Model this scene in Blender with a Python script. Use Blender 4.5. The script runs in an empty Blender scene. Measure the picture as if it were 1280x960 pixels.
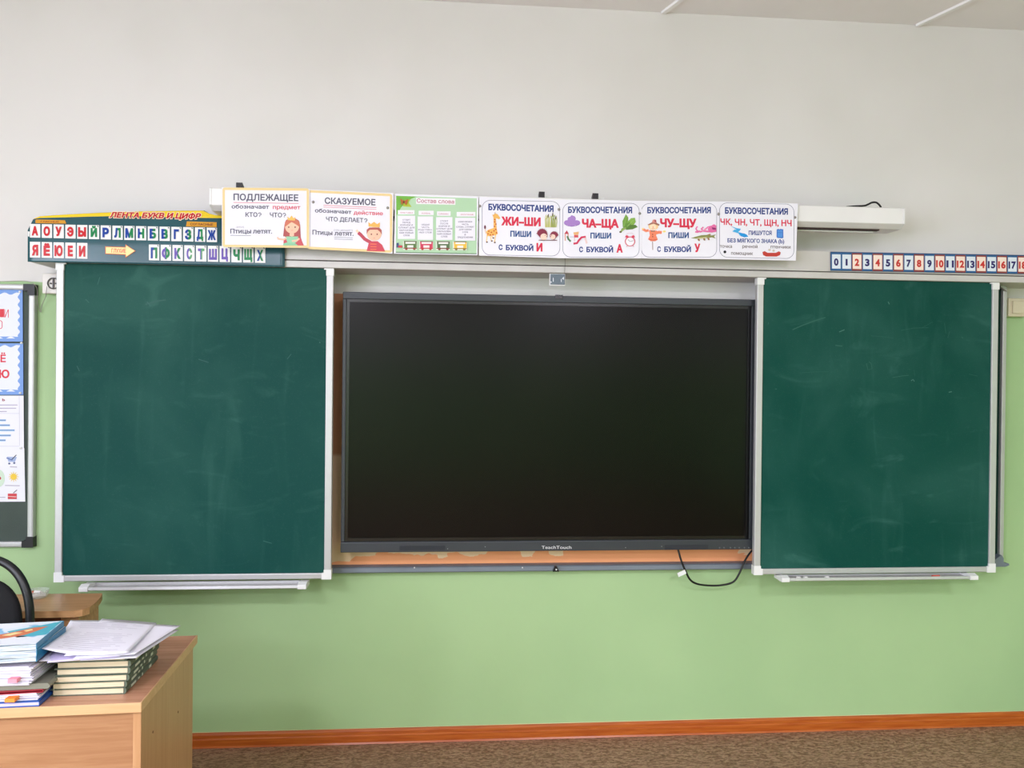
import bpy, bmesh, math, random
from mathutils import Vector, Matrix
from mathutils.geometry import tessellate_polygon, delaunay_2d_cdt
random.seed(7)
C = bpy.context.scene.collection
PI = math.pi

# ------------------------------------------------------------------ camera, world, light, exposure
F_PX = 961.0
YAW, PITCH, ROLL = math.radians(4.644), math.radians(-0.32), math.radians(0.5767)
EYE = Vector((0, 0, 1.5))
fwd = Vector((math.sin(YAW)*math.cos(PITCH), math.cos(YAW)*math.cos(PITCH), math.sin(PITCH)))
r0 = Vector((math.cos(YAW), -math.sin(YAW), 0)); u0 = r0.cross(fwd)
right = math.cos(ROLL)*r0 + math.sin(ROLL)*u0
up = -math.sin(ROLL)*r0 + math.cos(ROLL)*u0
cam_d = bpy.data.cameras.new('camera'); cam = bpy.data.objects.new('camera', cam_d); C.objects.link(cam)
cam_d.sensor_width = 36; cam_d.lens = F_PX/1280*36; cam_d.clip_start = 0.05
cam.matrix_world = Matrix(((right.x, up.x, -fwd.x, EYE.x), (right.y, up.y, -fwd.y, EYE.y), (right.z, up.z, -fwd.z, EYE.z), (0, 0, 0, 1)))
S = bpy.context.scene
S.camera = cam
S.view_settings.view_transform = 'Standard'; S.view_settings.look = 'None'
S.view_settings.gamma = 1; S.view_settings.use_curve_mapping = False
S.view_settings.exposure = 0.1
w = bpy.data.worlds.new('world'); S.world = w; w.use_nodes = True
w.node_tree.nodes['Background'].inputs[0].default_value = (0.75, 0.87, 1.0, 1)
w.node_tree.nodes['Background'].inputs[1].default_value = 1.0
WALL_L, WALL_R, WALL_B, WALL_F, CEIL = -3.3, 3.5, -4.8, 3.2, 3.06
WINDOWS = [(-4.2, -2.5), (-1.8, -0.1), (0.7, 1.75)]       # Y spans of the windows in the left wall
WZ0, WZ1 = 0.85, 2.65
WINDOW_POWER = [100, 98, 16]
for (a, b), p in zip(WINDOWS, WINDOW_POWER):
    l = bpy.data.lights.new('window_daylight', 'AREA'); l.shape = 'RECTANGLE'
    l.size = b-a-0.12; l.size_y = WZ1-WZ0-0.12; l.energy = p; l.color = (0.92, 0.93, 1.15)
    o = bpy.data.objects.new('window_daylight', l); C.objects.link(o)
    o.location = (WALL_L+0.012, (a+b)/2, (WZ0+WZ1)/2); o.rotation_euler = (PI/2, 0, -PI/2)
# unseen fill lamps further back, added to brighten the front wall and desk
FILL_LAMPS = [(-1.4, -1.2), (1.4, -1.2), (-1.4, -3.3), (1.4, -3.3)]
FILL_POWER = 68

def ray(px, py):
    return right*((px-640)/F_PX) + up*(-(py-480)/F_PX) + fwd
def at(px, py, Y):                      # the point at depth Y seen at a pixel
    d = ray(px, py); return EYE + d*(Y/d.y)
def az(px, py, Z):                      # the point at height Z seen at a pixel
    d = ray(px, py); return EYE + d*((Z-EYE.z)/d.z)

# ------------------------------------------------------------------ helpers: materials
def lin(c):
    c = c/255.0
    return c/12.92 if c <= 0.04045 else ((c+0.055)/1.055)**2.4
def rgb(c): return (lin(c[0]), lin(c[1]), lin(c[2]), 1)
MATS = {}
def mat(name, col, rough=0.5, metal=0.0, spec=0.5, noise=None, bump=None, **kw):
    """noise=(scale, colour2, amount[, stretch]); bump=(scale, strength)"""
    if name in MATS: return MATS[name]
    m = bpy.data.materials.new(name); m.use_nodes = True; nt = m.node_tree; b = nt.nodes['Principled BSDF']
    b.inputs['Base Color'].default_value = rgb(col); b.inputs['Roughness'].default_value = rough
    b.inputs['Metallic'].default_value = metal; b.inputs['Specular IOR Level'].default_value = spec
    for k, v in kw.items(): b.inputs[k.replace('_', ' ')].default_value = v
    tc = nt.nodes.new('ShaderNodeTexCoord')
    if noise:
        mp = nt.nodes.new('ShaderNodeMapping'); nt.links.new(tc.outputs['Object'], mp.inputs[0])
        mp.inputs['Scale'].default_value = noise[3] if len(noise) > 3 else (1, 1, 1)
        n = nt.nodes.new('ShaderNodeTexNoise'); n.inputs['Scale'].default_value = noise[0]; n.inputs['Detail'].default_value = 6
        nt.links.new(mp.outputs[0], n.inputs['Vector'])
        r = nt.nodes.new('ShaderNodeMapRange'); r.inputs[1].default_value = 0.35; r.inputs[2].default_value = 0.65
        r.inputs[4].default_value = noise[2]; nt.links.new(n.outputs[0], r.inputs[0])
        mx = nt.nodes.new('ShaderNodeMix'); mx.data_type = 'RGBA'; nt.links.new(r.outputs[0], mx.inputs[0])
        mx.inputs[6].default_value = rgb(col); mx.inputs[7].default_value = rgb(noise[1])
        nt.links.new(mx.outputs[2], b.inputs['Base Color'])
    if bump:
        n2 = nt.nodes.new('ShaderNodeTexNoise'); n2.inputs['Scale'].default_value = bump[0]; n2.inputs['Detail'].default_value = 4
        nt.links.new(tc.outputs['Object'], n2.inputs['Vector'])
        bp = nt.nodes.new('ShaderNodeBump'); bp.inputs['Strength'].default_value = bump[1]; bp.inputs['Distance'].default_value = 0.002
        nt.links.new(n2.outputs[0], bp.inputs['Height']); nt.links.new(bp.outputs[0], b.inputs['Normal'])
    MATS[name] = m; return m
def ink(c): return mat('print_%d_%d_%d' % tuple(c), c, 0.45, spec=0.3)

class NB:                                # tiny node builder
    def __init__(s, name, rough=0.5, spec=0.5):
        s.m = bpy.data.materials.new(name); s.m.use_nodes = True; s.nt = s.m.node_tree; s.b = s.nt.nodes['Principled BSDF']
        s.b.inputs['Roughness'].default_value = rough; s.b.inputs['Specular IOR Level'].default_value = spec
        tc = s.nt.nodes.new('ShaderNodeTexCoord'); s.obj = tc.outputs['Object']
        sx = s.nt.nodes.new('ShaderNodeSeparateXYZ'); s.nt.links.new(s.obj, sx.inputs[0]); s.x, s.y, s.z = sx.outputs
    def put(s, v, i):
        if isinstance(v, (int, float)): i.default_value = v
        elif isinstance(v, tuple): i.default_value = v
        else: s.nt.links.new(v, i)
    def math(s, op, a, b=0.0, c=None, clamp=False):
        n = s.nt.nodes.new('ShaderNodeMath'); n.operation = op; n.use_clamp = clamp
        s.put(a, n.inputs[0]); s.put(b, n.inputs[1])
        if c is not None: s.put(c, n.inputs[2])
        return n.outputs[0]
    def step(s, a, e0, e1):              # smooth ramp
        n = s.nt.nodes.new('ShaderNodeMapRange'); n.interpolation_type = 'SMOOTHSTEP'
        s.put(a, n.inputs[0]); s.put(e0, n.inputs[1]); s.put(e1, n.inputs[2]); return n.outputs[0]
    def noise(s, scale, detail=4, stretch=(1, 1, 1), dist=0.0, rough=0.5):
        mp = s.nt.nodes.new('ShaderNodeMapping'); s.nt.links.new(s.obj, mp.inputs[0]); mp.inputs['Scale'].default_value = stretch
        n = s.nt.nodes.new('ShaderNodeTexNoise'); n.inputs['Scale'].default_value = scale; n.inputs['Detail'].default_value = detail
        n.inputs['Distortion'].default_value = dist; n.inputs['Roughness'].default_value = rough
        s.nt.links.new(mp.outputs[0], n.inputs['Vector']); return n.outputs[0]
    def mix(s, f, a, b):
        n = s.nt.nodes.new('ShaderNodeMix'); n.data_type = 'RGBA'; s.put(f, n.inputs[0])
        s.put(rgb(a) if isinstance(a, tuple) and len(a) == 3 else a, n.inputs[6])
        s.put(rgb(b) if isinstance(b, tuple) and len(b) == 3 else b, n.inputs[7]); return n.outputs[2]
    def color(s, c): s.put(rgb(c) if isinstance(c, tuple) and len(c) == 3 else c, s.b.inputs['Base Color'])
    def bump(s, h, strength=0.3, dist=0.002):
        n = s.nt.nodes.new('ShaderNodeBump'); n.inputs['Strength'].default_value = strength; n.inputs['Distance'].default_value = dist
        s.nt.links.new(h, n.inputs['Height']); s.nt.links.new(n.outputs[0], s.b.inputs['Normal'])

# ------------------------------------------------------------------ helpers: geometry
class MB:
    def __init__(s): s.v = []; s.f = []; s.mi = []; s.mats = []; s.smooth = []
    def m(s, material):
        if material not in s.mats: s.mats.append(material)
        return s.mats.index(material)
    def add(s, vs, fs, material, smooth=False):
        o = len(s.v); s.v += [tuple(v) for v in vs]; k = s.m(material)
        for f in fs: s.f.append([o+i for i in f]); s.mi.append(k); s.smooth.append(smooth)
    def box(s, x0, x1, y0, y1, z0, z1, material, T=None):
        vs = [Vector((x, y, z)) for z in (z0, z1) for y in (y0, y1) for x in (x0, x1)]
        if T: vs = [T @ v for v in vs]
        s.add(vs, [(0, 2, 3, 1), (4, 5, 7, 6), (0, 1, 5, 4), (2, 6, 7, 3), (0, 4, 6, 2), (1, 3, 7, 5)], material)
    def prism(s, poly, z0, z1, material, T=None, axis='z', smooth=False):   # poly in 2-D, extruded along an axis
        def P(a, b, c):
            v = {'z': (a, b, c), 'x': (c, a, b), 'y': (a, c, b)}[axis]; v = Vector(v); return T @ v if T else v
        n = len(poly); vs = [P(a, b, z0) for a, b in poly]+[P(a, b, z1) for a, b in poly]
        tris = tessellate_polygon([[Vector((a, b, 0)) for a, b in poly]])
        s.add(vs, [tuple(reversed(t)) for t in tris]+[tuple(i+n for i in t) for t in tris], material)
        s.add(vs, [(i, (i+1) % n, n+(i+1) % n, n+i) for i in range(n)], material, smooth)
    def tube(s, pts, r, material, seg=10, closed=False, ry=None):
        pts = [Vector(p) for p in pts]; n = len(pts); rings = []; prev = None
        for i, p in enumerate(pts):
            a = pts[(i-1) % n] if (closed or i) else p; b = pts[(i+1) % n] if (closed or i < n-1) else p
            t = (b-a).normalized()
            if prev is None:
                h = Vector((0, 0, 1)) if abs(t.z) < 0.9 else Vector((0, 1, 0)); u = t.cross(h).normalized()
            else: u = (prev-t*prev.dot(t)).normalized()
            prev = u; v = t.cross(u)
            rr = r(i/(n-1)) if callable(r) else r
            rings.append([p+(u*math.cos(2*PI*k/seg)+v*math.sin(2*PI*k/seg))*rr for k in range(seg)])
        vs = [q for ring in rings for q in ring]; fs = []
        for i in range(n if closed else n-1):
            j = (i+1) % n
            for k in range(seg): fs.append((i*seg+k, i*seg+(k+1) % seg, j*seg+(k+1) % seg, j*seg+k))
        s.add(vs, fs, material, True)
        if not closed: s.add(rings[0], [tuple(range(seg))], material); s.add(rings[-1], [tuple(reversed(range(seg)))], material)
    def lathe(s, prof, centre, material, seg=32, T=None):
        c = Vector(centre); vs = []
        for r, z in prof:
            for k in range(seg): vs.append(c+Vector((r*math.cos(2*PI*k/seg), r*math.sin(2*PI*k/seg), z)))
        if T: vs = [T @ v for v in vs]
        fs = [(i*seg+k, i*seg+(k+1) % seg, (i+1)*seg+(k+1) % seg, (i+1)*seg+k) for i in range(len(prof)-1) for k in range(seg)]
        s.add(vs, fs, material, True)
    def build(s, name, parent=None, bevel=0, seg=2, label=None, fix=True):
        me = bpy.data.meshes.new(name); me.from_pydata(s.v, [], s.f)
        for m in s.mats: me.materials.append(m)
        me.polygons.foreach_set('material_index', s.mi); me.polygons.foreach_set('use_smooth', s.smooth); me.update()
        if fix:
            bm = bmesh.new(); bm.from_mesh(me); bmesh.ops.recalc_face_normals(bm, faces=bm.faces); bm.to_mesh(me); bm.free()
        o = bpy.data.objects.new(name, me); C.objects.link(o)
        if parent: o.parent = parent; o.matrix_parent_inverse = parent.matrix_basis.inverted()
        if bevel:
            b = o.modifiers.new('bevel', 'BEVEL'); b.width = bevel; b.segments = seg; b.limit_method = 'ANGLE'; b.angle_limit = math.radians(40)
        if label: o['label'] = label
        return o
def box(name, x0, x1, y0, y1, z0, z1, material, parent=None, bevel=0, T=None, label=None):
    b = MB(); b.box(x0, x1, y0, y1, z0, z1, material, T); return b.build(name, parent, bevel, label=label)
def thing(name, label, cat, loc=(0, 0, 0), group=None):
    o = bpy.data.objects.new(name, None); C.objects.link(o); o.location = loc; o.empty_display_size = 0.05
    return tag(o, label, cat, group)
def tag(o, label, cat, group=None):
    o['label'] = label; o['category'] = cat
    if group: o['group'] = group
    return o
def struct(o): o['kind'] = 'structure'; return o

# printed matter: flat shapes on a sheet; (ox, oy, k) only says how the shape tables below are scaled
GLYPHS = {}
def area2(p): return sum(p[i][0]*p[(i+1) % len(p)][1]-p[(i+1) % len(p)][0]*p[i][1] for i in range(len(p)))
def within(q, p):
    c = False
    for i in range(len(p)):
        (x1, y1), (x2, y2) = p[i], p[i-1]
        if (y1 > q[1]) != (y2 > q[1]) and q[0] < (x2-x1)*(q[1]-y1)/(y2-y1)+x1: c = not c
    return c
def grow(p, d):                          # move an outline along its own normals (bolder letters)
    n = len(p); out = []
    for i in range(n):
        a, b, c = p[i-1], p[i], p[(i+1) % n]
        u = Vector((b[0]-a[0], b[1]-a[1])).normalized(); v = Vector((c[0]-b[0], c[1]-b[1])).normalized()
        m = Vector((u.y+v.y, -u.x-v.x)); k = max(0.35, 1+u.dot(v)); out.append((b[0]+m.x/k*d, b[1]+m.y/k*d))
    return out
def glyphs(s, weight=0.0, shear=0.0):
    key = (s, weight, shear)
    if key in GLYPHS: return GLYPHS[key]
    cu = bpy.data.curves.new('t', 'FONT'); cu.body = s; cu.size = 1; cu.shear = shear
    ob = bpy.data.objects.new('t', cu); C.objects.link(ob); dg = bpy.context.evaluated_depsgraph_get(); dg.update()
    ev = ob.evaluated_get(dg); c2 = ev.to_curve(dg); loops = []
    for sp in c2.splines:
        bp = sp.bezier_points; n = len(bp); L = []
        for i in range(n):
            a, b = bp[i], bp[(i+1) % n]; p0, p1, p2, p3 = a.co, a.handle_right, b.handle_left, b.co
            d = (p3-p0).length
            straight = d < 1e-6 or max(abs((p1-p0).cross(p3-p0).z), abs((p2-p0).cross(p3-p0).z))/d < 0.002
            for k in range(1 if straight else 5):
                u = k/5; q = p0*(1-u)**3+p1*3*u*(1-u)**2+p2*3*u*u*(1-u)+p3*u**3
                if not L or (q.x-L[-1][0])**2+(q.y-L[-1][1])**2 > 1e-7: L.append((q.x, q.y))
        while len(L) > 3 and (L[0][0]-L[-1][0])**2+(L[0][1]-L[-1][1])**2 < 1e-7: L.pop()
        if len(L) > 2: loops.append(L)
    ev.to_curve_clear(); bpy.data.objects.remove(ob); bpy.data.curves.remove(cu)
    def wind(q, L):                      # winding number of a point
        w_ = 0
        for i in range(len(L)):
            (x1, y1), (x2, y2) = L[i-1], L[i]
            if (y1 <= q[1]) != (y2 <= q[1]) and (x2-x1)*(q[1]-y1)/(y2-y1)+x1 > q[0]: w_ += 1 if y2 > y1 else -1
        return w_
    if weight:                           # outer outlines grow, the counters inside them shrink
        deep = [sum(1 for o in loops if o is not l and all(within((l[i-1][0]*(1-k)+l[i][0]*k, l[i-1][1]*(1-k)+l[i][1]*k), o) for i in range(len(l)) for k in (0.02, 0.35, 0.65))) for l in loops]
        loops = [grow(l, weight*math.copysign(1, area2(l))*(1 if d % 2 == 0 else -1)) for l, d in zip(loops, deep)]
    P = [Vector(p) for l in loops for p in l]; ed = []; k = 0
    for l in loops: ed += [(k+i, k+(i+1) % len(l)) for i in range(len(l))]; k += len(l)
    if not P: GLYPHS[key] = ([], []); return GLYPHS[key]
    V2, _, F2, _, _, _ = delaunay_2d_cdt(P, ed, [], 0, 1e-6)
    bx = [(min(p[0] for p in l), max(p[0] for p in l), l) for l in loops]
    vs = [(v.x, v.y) for v in V2]; fs = []
    for f in F2:
        q = (sum(vs[i][0] for i in f)/len(f), sum(vs[i][1] for i in f)/len(f))
        if sum(wind(q, l) for a, b, l in bx if a <= q[0] <= b) != 0: fs.append(tuple(f))
    GLYPHS[key] = (vs, fs); return GLYPHS[key]
CAP = 0.73
class Art:
    def __init__(s, ox, oy, k, Y, parent, lift=0.0004):
        s.ox, s.oy, s.k, s.Y, s.parent = ox, oy, k, Y, parent; s.layer = lift; s.mb = MB(); s.name = None
    def P(s, x, y):
        px, py = s.ox+x/s.k, s.oy+y/s.k; Y = s.Y(px, py) if callable(s.Y) else s.Y
        return at(px, py, Y)+Vector((0, -s.layer, 0))
    def begin(s, name): s.end(); s.name = name; s.mb = MB(); s.split = name == 'lettering'; return s
    def end(s, label=None):
        if s.name and s.mb.v: s.last = s.mb.build(s.name, s.parent, label=label)
        s.name = None; s.mb = MB()
    def poly(s, pts, c):
        s.layer += 0.00006
        tris = tessellate_polygon([[Vector((x, -y, 0)) for x, y in pts]])
        s.mb.add([s.P(x, y) for x, y in pts], tris, ink(c))
    def rect(s, x0, y0, x1, y1, c, sl=0.0): s.poly([(x0, y0), (x1, y0+sl*(x1-x0)), (x1, y1+sl*(x1-x0)), (x0, y1)], c)
    def ell(s, cx, cy, rx, ry, c, rot=0, n=20, a0=0, a1=2*PI):
        r = math.radians(rot); p = []
        for i in range(n+(0 if a1-a0 > 6.28 else 1)):
            t = a0+(a1-a0)*i/n; x, y = rx*math.cos(t), ry*math.sin(t); p.append((cx+x*math.cos(r)-y*math.sin(r), cy+x*math.sin(r)+y*math.cos(r)))
        s.poly(p, c)
    def line(s, pts, wd, c, closed=False):
        s.layer += 0.00006; n = len(pts); L = []; R = []
        for i, (x, y) in enumerate(pts):
            a = pts[(i-1) % n] if (closed or i) else pts[i]; b = pts[(i+1) % n] if (closed or i < n-1) else pts[i]
            dx, dy = b[0]-a[0], b[1]-a[1]; q = math.hypot(dx, dy) or 1; nx, ny = -dy/q*wd/2, dx/q*wd/2
            L.append(s.P(x+nx, y+ny)); R.append(s.P(x-nx, y-ny))
        fs = [(i, (i+1) % n, n+(i+1) % n, n+i) for i in range(n if closed else n-1)]
        s.mb.add(L+R, fs, ink(c))
    def rring(s, x0, y0, x1, y1, r, wd, c, sl=0.0):
        p = []
        for cx, cy, a in ((x1-r, y0+r, -90), (x1-r, y1-r, 0), (x0+r, y1-r, 90), (x0+r, y0+r, 180)):
            for i in range(7):
                t = math.radians(a+15*i); x = cx+r*math.cos(t); p.append((x, cy+r*math.sin(t)+sl*(x-x0)))
        s.line(p, wd, c, True)
    def text(s, t, x0, y0, x1, y1, h, c, weight=0.0, shear=0.0, c2=None):
        """baseline from (x0,y0) to (x1,y1), capital height h; c2 colours the right half"""
        if s.name == 'lettering' and s.mb.v: s.mb.build('lettering', s.parent); s.mb = MB()      # every line of print its own piece
        vs, fs = glyphs(t, weight, shear); s.layer += 0.00006
        if not vs: return
        a = min(v[0] for v in vs); b = max(v[0] for v in vs); W = b-a
        dx, dy = x1-x0, y1-y0; q = math.hypot(dx, dy); ux, uy = dx/q, dy/q
        def M(v):
            u = (v[0]-a)/W*q; v_ = v[1]/CAP*h
            return s.P(x0+ux*u+uy*v_*0, y0+uy*u-v_)
        if c2 is None: s.mb.add([M(v) for v in vs], fs, ink(c)); return
        mid = (a+b)/2
        for f in fs:
            P = [vs[i] for i in f]
            for side, col in ((-1, c), (1, c2)):
                out = []
                for i in range(len(P)):
                    p, n = P[i], P[(i+1) % len(P)]; dp, dn = (p[0]-mid)*side, (n[0]-mid)*side
                    if dp >= 0: out.append(p)
                    if (dp < 0) != (dn < 0):
                        k = dp/(dp-dn); out.append((p[0]+(n[0]-p[0])*k, p[1]+(n[1]-p[1])*k))
                if len(out) > 2: s.mb.add([M(v) for v in out], [tuple(range(len(out)))], ink(col))
def qmark(A, x, y, w, h, c, t):
    cx, r = x+w/2, w/2; p = [(cx+r*math.cos(a), y-h+r+t/2+r*math.sin(a)) for a in [math.radians(d) for d in range(-170, 41, 15)]]
    A.line(p+[(cx+r*0.15, y-h*0.42), (cx, y-h*0.26)], t, c); A.ell(cx, y-t*0.5, t*0.62, t*0.62, c, n=10)
def sheet_mesh(corners, material, thick=0.0004, nu=1, nv=1, f=None):
    """a thin sheet through four corners (tl, tr, br, bl) with a back side"""
    tl, tr, br, bl = [Vector(c) for c in corners]; n = (tr-tl).cross(bl-tl).normalized()*thick; mb = MB(); vs = []
    for side in (0, 1):
        for j in range(nv+1):
            for i in range(nu+1):
                u, v = i/nu, j/nv; p = tl*(1-u)*(1-v)+tr*u*(1-v)+br*u*v+bl*(1-u)*v
                if f: p = p+f(u, v)
                vs.append(p+n*side)
    k = (nu+1)*(nv+1); q = lambda i, j: j*(nu+1)+i
    fs = [(q(i, j), q(i, j+1), q(i+1, j+1), q(i+1, j)) for j in range(nv) for i in range(nu)]
    fs += [tuple(k+a for a in reversed(f_)) for f_ in fs]
    edge = [q(i, 0) for i in range(nu+1)]+[q(nu, j) for j in range(1, nv+1)]+[q(i, nv) for i in range(nu-1, -1, -1)]+[q(0, j) for j in range(nv-1, 0, -1)]
    m = len(edge); fs += [(edge[i], edge[(i+1) % m], k+edge[(i+1) % m], k+edge[i]) for i in range(m)]
    mb.add(vs, fs, material, nu > 1); return mb

# ------------------------------------------------------------------ shared materials
ALU = mat('brushed_aluminium', (196, 197, 196), 0.42, 0.35, noise=(3, (188, 189, 188), 0.4, (6, 6, 6)))
RAILM = mat('grey_rail_paint', (204, 202, 198), 0.45, 0.1, noise=(6, (186, 184, 177), 0.5))
WHITEP = mat('white_plastic', (232, 234, 232), 0.35, bump=(200, 0.03))
CASEM = mat('white_enamel_case', (236, 236, 234), 0.35, noise=(4, (226, 226, 224), 0.5))
BLACKP = mat('black_plastic', (11, 11, 13), 0.45, bump=(300, 0.05))
DARKM = mat('dark_slot', (62, 44, 42), 0.7, noise=(20, (50, 38, 38), 0.6))
GREYST = mat('blue_grey_steel', (118, 128, 138), 0.5, 0.1, noise=(5, (106, 116, 126), 0.7, (1, 1, 1)))
PAPER = mat('white_paper', (238, 238, 246), 0.6, spec=0.25, noise=(5, (230, 230, 240), 0.5))
def wood(name, a, b, direction, rough=0.35, scale=6.0):
    n = NB(name, rough, 0.4); st = {'x': (0.6, 14, 14), 'y': (14, 0.6, 14), 'z': (14, 14, 0.6)}[direction]
    g = n.noise(scale, 8, st, 0.4, 0.6); g2 = n.noise(1.6, 3, tuple(k*0.35 for k in st), 1.0)
    f = n.math('MULTIPLY_ADD', g, 0.6, n.math('MULTIPLY', g2, 0.4)); n.color(n.mix(n.step(f, 0.36, 0.64), a, b))
    n.bump(g, 0.08, 0.0006); return n.m
DESKX = wood('beech_laminate_along', (178, 134, 96), (160, 114, 78), 'x')
DESKZ = wood('beech_laminate_upright', (196, 152, 110), (184, 138, 96), 'z')
DESKTOP = wood('beech_laminate_top', (206, 156, 124), (184, 134, 102), 'x', 0.22)
DESKEDGE = wood('beech_edge_band', (216, 176, 130), (204, 160, 114), 'x', 0.4)
TABLEW = wood('old_beech_laminate', (206, 160, 112), (182, 134, 88), 'x', 0.35)
TABLED = wood('dark_under_rail', (120, 70, 44), (98, 54, 34), 'x', 0.5)

# ------------------------------------------------------------------ the room shell
GREEN_Z = 1.869
n = NB('two_tone_wall_paint', 0.55, 0.3)
edge = n.math('MULTIPLY_ADD', n.noise(9, 3), 0.008, n.z)
blot = n.noise(1.3, 3)
white = n.mix(n.step(blot, 0.35, 0.65), (226, 224, 221), (220, 218, 214))
green = n.mix(n.step(blot, 0.3, 0.7), (172, 203, 150), (164, 196, 144))
base = n.mix(n.step(edge, GREEN_Z+0.004, GREEN_Z+0.0055), green, white)
# patch of bare older paint left where a former board was taken down
cz = n.math('MULTIPLY_ADD', n.noise(5, 5, (1, 1, 2.2), 0.3), 0.16, n.z)
cx = n.math('ADD', n.step(n.x, 0.95, 0.25), n.math('MULTIPLY', n.step(n.noise(7, 2), 0.55, 0.62), 0.9))
chip = n.step(n.math('MULTIPLY_ADD', cx, 0.030, cz), 0.895, 0.897)
upper = n.step(n.math('MULTIPLY_ADD', n.noise(3, 4), 0.05, n.z), 1.2, 1.22)
orange = n.mix(chip, (246, 168, 118), (244, 212, 172))
orange = n.mix(upper, orange, (204, 146, 106))
orange = n.mix(n.step(n.math('MULTIPLY_ADD', n.noise(2, 3), 0.01, n.z), 1.850, 1.852), orange, (224, 222, 216))
e2 = n.math('MULTIPLY_ADD', n.noise(4, 4), 0.02, n.z)
inside = n.math('MULTIPLY', n.math('MULTIPLY', n.step(n.x, -1.0, -0.998), n.step(n.x, 1.5, 1.498)),
                n.math('MULTIPLY', n.step(n.z, 0.715, 0.716), n.step(n.z, 1.90, 1.899)))
base = n.mix(inside, base, orange)
caulk = n.math('MULTIPLY', n.step(n.math('MULTIPLY_ADD', n.noise(3, 3), 0.006, n.z), 0.062, 0.060), 0.8)
base = n.mix(caulk, base, (232, 226, 178))
n.color(base); n.bump(n.noise(60, 4), 0.12, 0.002); WALLM = n.m
n = NB('plain_white_paint', 0.6, 0.3); n.color(n.mix(n.step(n.noise(1.5, 3), 0.35, 0.65), (224, 223, 220), (218, 217, 214))); n.bump(n.noise(50, 4), 0.1); CEILM = n.m
n = NB('ceiling_paint', 0.7, 0.2); n.color(n.mix(n.step(n.noise(1.5, 3), 0.35, 0.65), (243, 240, 239), (238, 235, 234))); n.bump(n.noise(50, 4), 0.1); CEILM2 = n.m
n = NB('side_wall_paint', 0.55, 0.3); n.color(n.mix(n.step(n.z, GREEN_Z, GREEN_Z+0.002), (172, 214, 150), (224, 223, 219))); n.bump(n.noise(60, 4), 0.1); SIDEM = n.m
n = NB('mottled_linoleum', 0.55, 0.35)
a = n.noise(55, 4, (0.55, 1.3, 1), 0.6, 0.6); b = n.noise(130, 3, (0.6, 1.2, 1)); c = n.noise(2.2, 3)
col = n.mix(n.step(a, 0.38, 0.62), (122, 88, 68), (168, 132, 108))
col = n.mix(n.math('MULTIPLY', n.step(b, 0.56, 0.68), 0.7), col, (188, 158, 126))
col = n.mix(n.math('MULTIPLY', n.step(b, 0.42, 0.34), 0.75), col, (78, 54, 42))
col = n.mix(n.math('MULTIPLY', n.step(c, 0.35, 0.7), 0.25), col, (120, 92, 72))
n.color(col); n.bump(a, 0.05); FLOORM = n.m

struct(box('floor', WALL_L, WALL_R, WALL_B, WALL_F, -0.1, 0, FLOORM))
struct(box('ceiling', WALL_L, WALL_R, WALL_B, WALL_F, CEIL, CEIL+0.1, CEILM2))
struct(box('wall_front', WALL_L-0.2, WALL_R+0.2, WALL_F, WALL_F+0.2, -0.1, CEIL+0.1, WALLM))
struct(box('wall_right', WALL_R, WALL_R+0.2, WALL_B, WALL_F, -0.1, CEIL+0.1, SIDEM))
struct(box('wall_back', WALL_L-0.2, WALL_R+0.2, WALL_B-0.2, WALL_B, -0.1, CEIL+0.1, SIDEM))
mb = MB(); X0, X1 = WALL_L-0.2, WALL_L
mb.box(X0, X1, WALL_B, WALL_F, -0.1, WZ0, SIDEM); mb.box(X0, X1, WALL_B, WALL_F, WZ1, CEIL+0.1, SIDEM)
ys = [WALL_B]+[v for a in WINDOWS for v in a]+[WALL_F]
for i in range(0, len(ys), 2): mb.box(X0, X1, ys[i], ys[i+1], WZ0, WZ1, SIDEM)
struct(mb.build('wall_left'))
GLASS = mat('window_glass', (235, 245, 250), 0.02, Transmission_Weight=1.0)
for k, (a, b) in enumerate(WINDOWS):
    wn = bpy.data.objects.new('window_%d' % (k+1), None); C.objects.link(wn); struct(wn); wn.location = (WALL_L-0.1, (a+b)/2, WZ0)
    f = MB(); m_ = (a+b)/2
    for y0, y1, z0, z1 in ((a, b, WZ0, WZ0+0.06), (a, b, WZ1-0.06, WZ1), (a, a+0.06, WZ0+0.06, WZ1-0.06), (b-0.06, b, WZ0+0.06, WZ1-0.06), (m_-0.04, m_+0.04, WZ0+0.06, WZ1-0.06)):
        f.box(WALL_L-0.16, WALL_L-0.09, y0, y1, z0, z1, WHITEP)
    f.build('window_frame', wn, 0.004)
    box('pane', WALL_L-0.13, WALL_L-0.124, a+0.06, m_-0.04, WZ0+0.06, WZ1-0.06, GLASS, wn)
    box('pane', WALL_L-0.13, WALL_L-0.124, m_+0.04, b-0.06, WZ0+0.06, WZ1-0.06, GLASS, wn)
# skirting
n = NB('varnished_skirting', 0.3, 0.5)
g = n.noise(5, 6, (1.2, 10, 22), 0.5); n.color(n.mix(n.step(g, 0.35, 0.65), (188, 98, 36), (170, 80, 24))); BASEM = n.m
def skirt(name, T):
    prof = [(0, 0), (0, 0.056), (-0.006, 0.056), (-0.012, 0.048), (-0.013, 0.036), (-0.0165, 0.032), (-0.0165, 0.006), (-0.02, 0)]
    mb = MB(); L0, L1 = T[1]; mb.prism([(p[0]+T[0], p[1]) for p in prof], L0, L1, BASEM, axis='x'); o = mb.build(name); struct(o); return o
skirt('baseboard_front', (WALL_F, (WALL_L, WALL_R)))
mb = MB()
mb.prism([(WALL_R-0.001, 0), (WALL_R-0.001, 0.056), (WALL_R-0.012, 0.05), (WALL_R-0.018, 0)], WALL_B, WALL_F-0.02, BASEM, axis='y'); struct(mb.build('baseboard_right'))
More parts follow.
